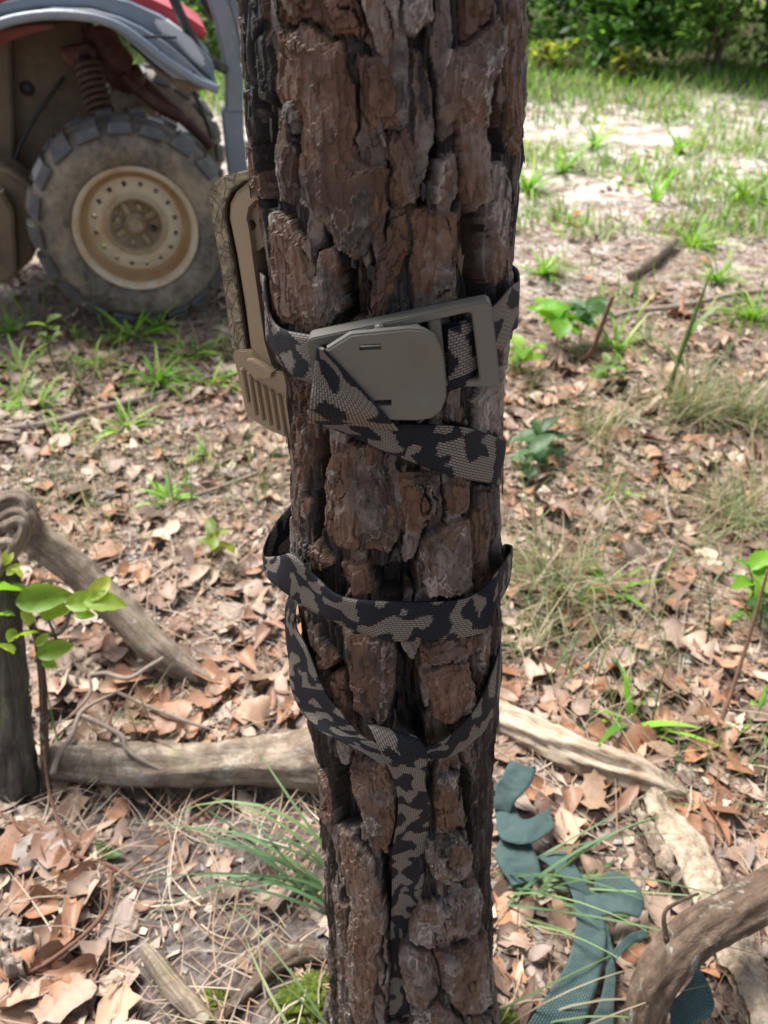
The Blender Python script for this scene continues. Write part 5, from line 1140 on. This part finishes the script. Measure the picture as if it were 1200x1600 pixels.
def wheel(c, steer, near):
    ax = ABK * math.cos(steer) + AFW * math.sin(steer); xx = AFW * math.cos(steer) - ABK * math.sin(steer); zz = np.cross(ax, xx)
    if zz[2] < 0: zz = -zz
    root = bpy.data.objects.new('wheel', None); root.empty_display_size = .1; link(root, quad); root.location = Vector(c) - quad.location
    sg = 1 if near else -1                          # outer face on the viewer's side (-axis) when near
    prof = [(.185, -.098), (.192, -.106), (.205, -.112), (.235, -.118), (.262, -.112), (.284, -.098), (.296, -.074), (.300, -.04), (.301, 0), (.300, .04), (.296, .074), (.284, .098), (.262, .112), (.235, .118), (.205, .112), (.185, .098)]
    kt = RT / .305; prof = [(r_ * kt if r_ > .24 else .168 + (r_ - .185) * 1.25, y_) for r_, y_ in prof]
    v, q = lathe(prof, 96, np.asarray(c), ax * sg, xx); obj('tyre', mesh_np('tyre', v, q), M_TYRE, root)
    rim = [(.186, -.086), (.193, -.096), (.197, -.104), (.192, -.110), (.184, -.106), (.176, -.090), (.166, -.062), (.160, -.046), (.150, -.040), (.143, -.042), (.128, -.046), (.112, -.046), (.102, -.042), (.094, -.050), (.090, -.058), (.084, -.056), (.078, -.036), (.070, -.026), (.02, -.024), (.001, -.024), (.001, -.012), (.15, -.018), (.166, -.03), (.18, .0), (.186, .08), (.186, -.086)]
    KR = .862; rim = [(r_ * KR, y_) for r_, y_ in rim]
    v, q = lathe(rim, 96, np.asarray(c), ax * sg, xx); ro_ = obj('rim', mesh_np('rim', v, q), M_RIM, root)
    if near:
        cuts = []
        for k in range(16):
            a = k * 2 * np.pi / 16 + .1; p = np.asarray(c) + ax * -.04 + (xx * np.cos(a) + zz * np.sin(a)) * .112
            bm = bmesh.new(); bmesh.ops.create_cone(bm, cap_ends=True, segments=14, radius1=.0072, radius2=.0072, depth=.09, matrix=Matrix.Translation(Vector(p)) @ Vector(ax).to_track_quat('Z', 'Y').to_matrix().to_4x4())
            c_ = bpy.data.objects.new('cutter', bm_mesh('cutter', bm)); link(c_); c_.location = -Vector((0, 0, 0)); cuts.append(c_)
        boolean(ro_, cuts); ro_.data.set_sharp_from_angle(angle=R(45))
        v, q = lathe([(.1745 * KR, -.0885), (.1640 * KR, -.0612), (.1578 * KR, -.0452), (.1495 * KR, -.0405)], 96, np.asarray(c), ax, xx); obj('rim_band', mesh_np('rim_band', v, q), M_RUST, root)
        v, q = lathe([(.0885 * KR, -.0580), (.0825 * KR, -.0560), (.0765 * KR, -.0365), (.0690 * KR, -.0265), (.02 * KR, -.0250)], 64, np.asarray(c), ax, xx); obj('hub_dish', mesh_np('hub_dish', v, q), M_HUB, root)
        hubp = [(.001, -.058), (.016, -.058), (.021, -.055), (.024, -.047), (.030, -.044), (.033, -.034), (.037, -.022)]
        v, q = lathe(hubp, 40, np.asarray(c), ax, xx); obj('hub_cap', mesh_np('hub_cap', v, q), M_HUB, root)
        for k in range(4):
            a = k * np.pi / 2 + .45; d_ = xx * np.cos(a) + zz * np.sin(a); p0 = np.asarray(c) + ax * -.032
            obj('hub_spoke', tube_mesh('hub_spoke', [p0 + d_ * .030, p0 + d_ * .070], [.010, .012], ns=8, seg=4), M_HUB, root)
            a += .78; d_ = xx * np.cos(a) + zz * np.sin(a)
            obj('lug_nut', tube_mesh('lug_nut', [p0 + d_ * .050 + ax * .01, p0 + d_ * .050 - ax * .014], [.009, .008], ns=6, seg=3), M_BLACKP if k == 3 else M_HUB, root)
    # tread lugs: two staggered rows of blocks wrapping onto the shoulders
    lm = []
    for row in (0, 1):
        bm = bmesh.new(); pr = [(.2735, -.022), (.2725, -.070), (.2615, -.098), (.2480, -.110)]
        for t in (0, 1):
            h_ = .0005 if t == 0 else .0145
            for (r_, y_) in pr:
                for s_, fa in ((-1, .102), (1, .102)):
                    k_ = (r_ - .2415) / .032
                    aa = s_ * fa * (.75 + .55 * (1 - k_)) + .05 * k_
                    rr_ = r_ + h_ * (1 if r_ > .25 else .45); yy = (y_ - h_ * (.7 if r_ < .268 else 0.)) * (-1 if row else 1)
                    bm.verts.new((math.sin(aa) * rr_, yy, math.cos(aa) * rr_))
        bm.verts.ensure_lookup_table(); vv = bm.verts; n = len(pr)
        for i_ in range(n - 1):
            a_, b_, c2, d2 = 2 * i_, 2 * i_ + 1, 2 * i_ + 3, 2 * i_ + 2; o_ = 2 * n
            bm.faces.new((vv[a_ + o_], vv[b_ + o_], vv[c2 + o_], vv[d2 + o_])); bm.faces.new((vv[a_], vv[d2], vv[d2 + o_], vv[a_ + o_])); bm.faces.new((vv[b_], vv[b_ + o_], vv[c2 + o_], vv[c2]))
        bm.faces.new((vv[0], vv[2 * n], vv[2 * n + 1], vv[1])); e_ = 2 * n - 2; bm.faces.new((vv[e_], vv[e_ + 1], vv[e_ + 1 + 2 * n], vv[e_ + 2 * n]))
        bmesh.ops.recalc_face_normals(bm, faces=bm.faces)
        me = bm_mesh('tread_lug', bm, False); me.materials.append(M_LUG); lm.append(me)
    yaw = math.atan2(ax[1], ax[0]) - math.pi / 2
    for k in range(20):
        for row in (0, 1):
            o = bpy.data.objects.new('tread_lug', lm[row]); link(o, root)
            o.rotation_euler = (Matrix.Rotation(yaw, 4, 'Z') @ Matrix.Rotation((k + .5 * row) * 2 * math.pi / 20, 4, 'Y')).to_euler()
    return root
wc = Lp(0, 0, RT + .005)
wheel(wc, R(-4), True)
wheel(Lp(.02, .93, RT + .01), R(-4), False)
wheel(Lp(-1.25, .02, RT + .01), 0, False); wheel(Lp(-1.25, .93, RT + .01), 0, False)
def sweep_y(name, top, bot, y0, y1, mat, parent=quad, ny=5, crown=.0, label=None):
    """closed sheet between two picture lines (top, bot) traced on the plane y0, going back to y1"""
    poly = [ap(x, y, y0) for x, y in top] + [ap(x, y, y0) for x, y in bot[::-1]]
    o = obj(name, bm_mesh(name, prism(poly, ABK * (y1 - y0), .006, 2), True, 40), mat, parent)
    if label: o['label'] = label
    return o
# fender flare: an arch with a rolled lip over the wheel
ft = [(-60,60),(-20,36),(20,24),(80,14),(140,16),(185,28),(220,44),(262,70),(292,96),(318,122),(342,138)]
fb = [(-60,92),(-20,56),(20,36),(80,30),(140,36),(178,50),(206,72),(240,102),(272,126),(300,132),(342,140)]
sweep_y('fender', ft, [(x, y - 4) for x, y in fb], -.09, .30, M_GREY)
lipA = [ap(x, y, -.105) for x, y in [(-60,84),(-20,48),(20,31),(80,23),(140,27),(182,40),(214,60),(250,88),(282,110),(312,128),(342,140)]]
obj('fender_lip', tube_mesh('fender_lip', lipA, [.011] * 11, ns=12, seg=60), M_GREY, quad)
sweep_y('fender_cap', [(-60,40),(0,6),(60,-8),(140,-10),(200,4),(250,26),(300,62),(335,100)], [(-60,60),(0,24),(60,12),(140,12),(200,32),(250,60),(300,98),(335,128)], -.02, .34, M_GREY)
sweep_y('mudflap', [(205,72),(240,100),(275,124),(340,136)], [(204,66),(246,118),(290,146),(336,136)], -.07, .20, M_INNER)
sweep_y('body_panel', [(-80,-30),(80,-40),(170,-30),(240,0),(290,24),(322,46)], [(-80,20),(80,-6),(170,2),(232,24),(290,50),(324,62)], .08, .60, M_RED)
sweep_y('body_panel', [(-80,-100),(160,-110),(200,-60)], [(-80,-28),(160,-36),(190,-28)], .20, .62, M_RED)
# inner wheel well, footwell and floor: muddy panels behind the wheel
sweep_y('inner_panel', [(-60,60),(40,36),(90,30),(150,36)], [(-60,420),(40,410),(70,300),(148,190)], .30, .335, M_INNER)
sweep_y('inner_panel', [(-60,250),(10,270),(52,300)], [(-60,430),(12,440),(52,405)], .0, .16, M_INNER)
sweep_y('foot_board', [(-80,300),(0,298),(20,330)], [(-80,430),(6,440),(26,428)], -.06, .12, M_INNER)
obj('frame_rail', tube_mesh('frame_rail', [ap(-60, 395, .2), ap(60, 360, .22), ap(150, 300, .3), ap(270, 250, .36)], [.02] * 4, ns=10), M_BLACKP, quad)
# frame, steering and suspension
obj('frame_tube', tube_mesh('frame_tube', [ap(100, 60, .34), ap(150, 70, .34), ap(200, 110, .34), ap(285, 185, .34), ap(330, 230, .34)], [.022, .024, .022, .018, .016], ns=12), M_FRAME, quad)
obj('shock_mount', tube_mesh('shock_mount', [ap(120, 70, .20), ap(125, 85, .20), ap(138, 110, .20)], [.045, .05, .03], ns=14), M_FRAME, quad)
obj('shock_mount', tube_mesh('shock_mount', [ap(150, 40, .26), ap(165, 80, .26), ap(200, 120, .26), ap(222, 112, .26)], [.05, .055, .045, .02], ns=14, rough=.2), M_FRAME, quad)
sa_, sb_ = ap(132, 88, .16), ap(164, 192, .10)
shock = bpy.data.objects.new('shock_absorber', None); link(shock, quad); shock.location = Vector(sa_) - quad.location
obj('damper', tube_mesh('damper', [sa_, sb_], [.017, .014], ns=12, seg=4), M_BLACKP, shock)
dv_ = sb_ - sa_; ld = np.linalg.norm(dv_); dv_ /= ld; hx_ = np.cross(dv_, ABK); hx_ /= np.linalg.norm(hx_); hy_ = np.cross(dv_, hx_)
tt = np.linspace(0, 1, 150); cp = sa_ + dv_ * (ld * (.12 + .85 * tt))[:, None] + .031 * (np.cos(tt * 2 * np.pi * 8.5)[:, None] * hx_ + np.sin(tt * 2 * np.pi * 8.5)[:, None] * hy_)
v, q, t_ = tube_arrays(cp, [.0075] * 150, ns=8, seg=200); obj('coil_spring', mesh_np('coil_spring', v, q, t_), M_SPRING, shock)
for y0, a, c_ in ((.20, (150, 150), (205, 300)), (.30, (255, 170), (210, 330))):
    obj('suspension_arm', tube_mesh('suspension_arm', [ap(*a, y0 + .14), ap((a[0] + c_[0]) / 2, (a[1] + c_[1]) / 2, y0 + .05), ap(*c_, .05)], [.016, .018, .02], ns=10), M_FRAME, quad)
obj('suspension_arm', tube_mesh('suspension_arm', [ap(190, 118, .20), ap(240, 160, .22), ap(292, 190, .24)], [.015, .018, .013], ns=10), M_FRAME, quad)
obj('axle', tube_mesh('axle', [Lp(0, .04, RT), Lp(.0, .48, RT + .04), Lp(.02, .88, RT)], [.03, .05, .03], ns=14), M_BLACKP, quad)
sweep_y('skid_plate', [(-60,330),(150,270),(300,220)], [(-60,352),(150,300),(300,250)], .28, .66, M_BLACKP)
sweep_y('engine_block', [(-60,150),(60,140),(130,160)], [(-60,330),(70,320),(140,280)], .36, .60, M_BLACKP)
# front bumper bars and rack
sweep_y('bumper_bar', [(300,-60),(318,-20),(334,30),(346,80),(352,120),(352,180)], [(330,-60),(350,-20),(362,30),(372,80),(380,120),(380,180)], .12, .17, M_GREY)
sweep_y('bumper_bar', [(336,-60),(352,-10),(366,40),(376,90)], [(362,-60),(384,-10),(398,40),(402,90)], .16, .21, M_GREY)
sweep_y('bumper_bar', [(346,170),(350,215),(356,270),(372,330),(400,360)], [(380,170),(382,215),(388,270),(402,318),(430,335)], .12, .17, M_GREY)
sweep_y('bumper_bar', [(330,-60),(356,20),(384,100),(398,180)], [(352,-60),(380,20),(410,100),(424,180)], .66, .72, M_GREY)
obj('bumper_crossbar', tube_mesh('bumper_crossbar', [ap(364, 100, .14), ap(372, 110, .4), ap(392, 105, .69)], [.018] * 3, ns=12), M_GREY, quad)
obj('bumper_crossbar', tube_mesh('bumper_crossbar', [ap(364, 240, .14), ap(372, 235, .4), ap(392, 225, .69)], [.018] * 3, ns=12), M_GREY, quad)
obj('front_rack', tube_mesh('front_rack', [ap(-80, -62, .03), ap(180, -70, .03), ap(255, -40, .02), ap(272, 0, .02), ap(294, 48, .02), ap(314, 84, .03), ap(340, 102, .05), ap(350, 108, .12)], [.013] * 8, ns=12, seg=60), M_BLACKP, quad)
obj('front_rack', tube_mesh('front_rack', [ap(-80, -100, .75), ap(180, -100, .75), ap(272, -60, .72), ap(330, 20, .70), ap(345, 50, .66)], [.013] * 5, ns=12, seg=50), M_BLACKP, quad)
for k in range(4): obj('rack_slat', tube_mesh('rack_slat', [ap(-60 + 80 * k, -66, .03), ap(-50 + 80 * k, -100, .75)], [.010] * 2, ns=8, seg=6), M_BLACKP, quad)
obj('brake_hose', tube_mesh('brake_hose', [ap(280, 112, .12), ap(305, 150, .10), ap(322, 190, .10), ap(330, 215, .16)], [.006] * 4, ns=8, seg=30), M_BLACKP, quad)
for x_, y_ in ((60, 22), (150, 26), (199, 46), (248, 82), (300, 116)):
    p_ = ap(x_, y_, -.10); obj('bolt_or_hole', tube_mesh('bolt_or_hole', [p_ + ABK * .012, p_ - ABK * .006], [.008, .007], ns=8, seg=3), M_BLACKP, quad)
obj('seam', tube_mesh('seam', [ap(212, 58, -.094), ap(245, 57, -.09), ap(276, 59, -.085)], [.0035] * 3, ns=6, seg=12), M_BLACKP, quad)
sweep_y('inner_panel', [(-30,60),(0,56),(16,60)], [(-30,330),(4,330),(24,310)], .255, .298, M_INNER)
p_ = ap(42, 138, .30); obj('bolt_or_hole', tube_mesh('bolt_or_hole', [p_ + ABK * .01, p_ - ABK * .006], [.022, .020], ns=12, seg=3), M_BLACKP, quad)  # not a fastener: black disc painted in for the dark of a hole
obj('brake_hose', tube_mesh('brake_hose', [ap(12, 330, .22), ap(24, 250, .22), ap(52, 190, .24), ap(100, 120, .28)], [.005] * 4, ns=8, seg=30), M_BLACKP, quad)
sweep_y('headlight', [(238,30),(262,34),(300,62),(322,96)], [(250,52),(275,66),(298,92),(318,108)], -.035, .10, M_CLEAR)
sweep_y('trim_panel', [(-60,66),(0,46),(50,38),(84,38)], [(-60,96),(0,70),(50,52),(84,44)], -.03, .10, M_REDDIRT)
# what shows from a step aside: seat, rear fender, handlebar
sweep_y('seat', [(-420,-190),(-250,-200),(-120,-160)], [(-420,-110),(-250,-120),(-110,-110)], .26, .62, M_BLACKP)
sweep_y('rear_fender', [(-620,-40),(-540,-90),(-440,-110),(-340,-80),(-290,0)], [(-620,10),(-540,-50),(-440,-70),(-350,-40),(-310,20)], -.05, .95, M_RED)
obj('handlebar', tube_mesh('handlebar', [ap(-60, -190, .10), ap(-40, -210, .30), ap(-20, -190, .45), ap(-30, -215, .62), ap(-50, -200, .80)], [.012] * 5, ns=10, seg=40), M_BLACKP, quad)

# ================================================================== FAR GRASS, SHRUBS
rs = np.random.RandomState(31)
def blades_field(n, y0, y1, cond, ln, wd, cols, pw=1.):
    q = frustum_points(n, y0, y1, rs, pw, 1.3); q = q[cond(q[:, 0], q[:, 1], rs.rand(len(q)))]; N = len(q)
    return strips(on_ground(q), rs.uniform(0, 6.28, N), rs.uniform(*ln, N), rs.uniform(*wd, N), rs, cols[rs.randint(0, len(cols), N)] * rs.uniform(.7, 1.2, (N, 1)), rs.uniform(.5, 1.5, N), rs.uniform(0, 1.2, N), 4, .2)
MIXG = np.vstack([BRIGHT, GREEN, BRIGHT, DRY[:2]])
p1 = blades_field(60000, 1.5, 6.4, lambda x, y, r: r < .7 * sst(-.04, .36, fbm(x * 2.2 + 3, y * 2.2, 4, 2)) * sst(1.4, 2.6, y) * (.7 + .3 * (x > 0)) * sst(7.6, 6, y - .2 * x), (.04, .13), (.004, .009), MIXG)
p2 = blades_field(30000, 5.0, 9.5, lambda x, y, r: (r < .95) & (y - .12 * x > 4.9 + .3 * fbm(x * 2, y * 2, 3, 4)), (.05, .14), (.006, .012), np.vstack([BRIGHT, GREEN, DRY[:1], np.array([(.30, .34, .12)])]), .8)
p3 = blades_field(7000, .3, 2.2, lambda x, y, r: (r < .9 * sst(.1, .5, fbm(x * 3 + 1, y * 3, 3, 6))) & (bare(x, y) < .3), (.05, .16), (.0016, .0034), np.vstack([DRY, DRY[:2], GREEN]), .9)
for nm, (v, q, c), lb in (('grass', p1, 'sparse green grass growing on the sandy track'), ('tall_grass', p2, 'taller grass strip along the foot of the shrubs'), ('dry_grass', p3, 'thin dry grass among the dead leaves near the trunk')):
    me = mesh_np(nm, v, q); vcol(me, c); tag(obj(nm, me, MAT_GRASS), lb, kind='stuff')
SH = np.array([(.06, .14, .04), (.09, .20, .055), (.13, .26, .07), (.18, .30, .09), (.05, .10, .035)])
def shrub(x, y, rx, ry, rz, n, label, cols=SH, size=(.05, .11), seed=0, gap=.0):
    r_ = np.random.RandomState(seed); z0 = float(gz(x, y)); root = empty('shrub', (x, y, z0), label, 'shrub', 'shrubs at the edge of the clearing')
    ncl = 16; cc_ = r_.normal(0, 1, (ncl, 3)); cc_ /= np.linalg.norm(cc_, axis=1)[:, None]; cc_ *= r_.uniform(.35, .95, (ncl, 1)); cc_[:, 2] = np.abs(cc_[:, 2]) * 1.1 - .12
    k = r_.randint(0, ncl, n); d = r_.normal(0, 1, (n, 3)); d /= np.linalg.norm(d, axis=1)[:, None]; pts = cc_[k] + d * (r_.rand(n, 1) ** .5) * r_.uniform(.28, .45, (ncl, 1))[k]
    pts = pts * [rx, ry, rz] + [x, y, z0 + rz * .25]; ok = pts[:, 2] > gz(pts[:, 0], pts[:, 1]) + gap; pts = pts[ok]; n = len(pts)
    L_ = r_.uniform(*size, n); a = r_.uniform(0, 6.28, n); pi_ = r_.uniform(-.9, .7, n)
    f = np.stack([np.cos(a) * np.cos(pi_), np.sin(a) * np.cos(pi_), np.sin(pi_)], 1); s_ = np.cross(f, r_.normal(0, .5, (n, 3)) + [0, 0, 1]); s_ /= np.linalg.norm(s_, axis=1)[:, None]
    v = np.stack([pts, pts + f * L_[:, None] * .5 + s_ * L_[:, None] * .24, pts + f * L_[:, None], pts + f * L_[:, None] * .5 - s_ * L_[:, None] * .24], 1).reshape(-1, 3)
    me = mesh_np('foliage', v, np.arange(4 * n).reshape(-1, 4), smooth=False); vcol(me, np.repeat((cols[r_.randint(0, len(cols), ncl)][k][ok]) * r_.uniform(.7, 1.35, (n, 1)), 4, 0))
    o = obj('foliage', me, MAT_GREEN, root); o['kind'] = 'stuff'
    for q_ in range(5):
        e_ = np.array([x, y, z0]) + cc_[q_] * [rx, ry, rz] * .8 + [0, 0, rz * .25]
        b0 = np.array([x + r_.uniform(-.1, .1), y + r_.uniform(-.1, .1), z0 - .03]); limb('stem', [(b0, .018), ((b0 + e_) / 2 + [0, 0, .1], .013), (e_, .006)], MAT_BRANCH, parent=root, ns=6, seg=8, seed=q_)
for k, a in enumerate([
 (1.65,6.75,.62,.5,1.3,5200,'dark green shrub just right of the trunk at the clearing edge'),
 (2.5,6.6,.66,.55,1.4,6500,'dense shrub with light green leaves right of the dark one'),
 (3.35,6.55,.75,.6,1.5,6500,'bushy shrub second from the right frame edge'),
 (4.3,6.7,.9,.7,1.7,6000,'large shrub at the right frame edge'),
 (.8,8.0,.8,.6,1.4,3600,'shrub behind the trunk at the clearing edge'),
 (-.9,7.6,.9,.7,1.3,3600,'shrub showing above the quad bike fender'),
 (-2.2,7.8,1.1,.8,1.6,3600,'shrub behind the red panel of the quad bike'),
 (-4.0,7.8,1.2,.8,1.8,3000,'shrub far left behind the quad bike'),
 (2.2,8.5,1.3,.7,2.4,4500,'tall shrub standing behind the dark green one'),
 (4.0,8.6,1.5,.8,2.6,5000,'tall shrub standing behind the bushy right one'),
 (.2,9.2,1.4,.8,2.4,3000,'tall shrub in the gap behind the trunk'),
]): shrub(*a, seed=90 + k, gap=.06 if k > 4 else .10)
seedl = [(1.22, 6.6, .20), (1.75, 6.3, .15), (2.9, 6.4, .17)]
for k, (x, y, r_) in enumerate(seedl): shrub(x, y, r_, r_, r_ * 1.1, 260, ['low yellowish bush on the bank close to the trunk', 'small light bush on the grassy bank', 'small bush in front of the dense shrub'][k], np.array([(.20, .26, .05), (.14, .22, .05), (.28, .27, .07)]), (.05, .09), 130 + k)
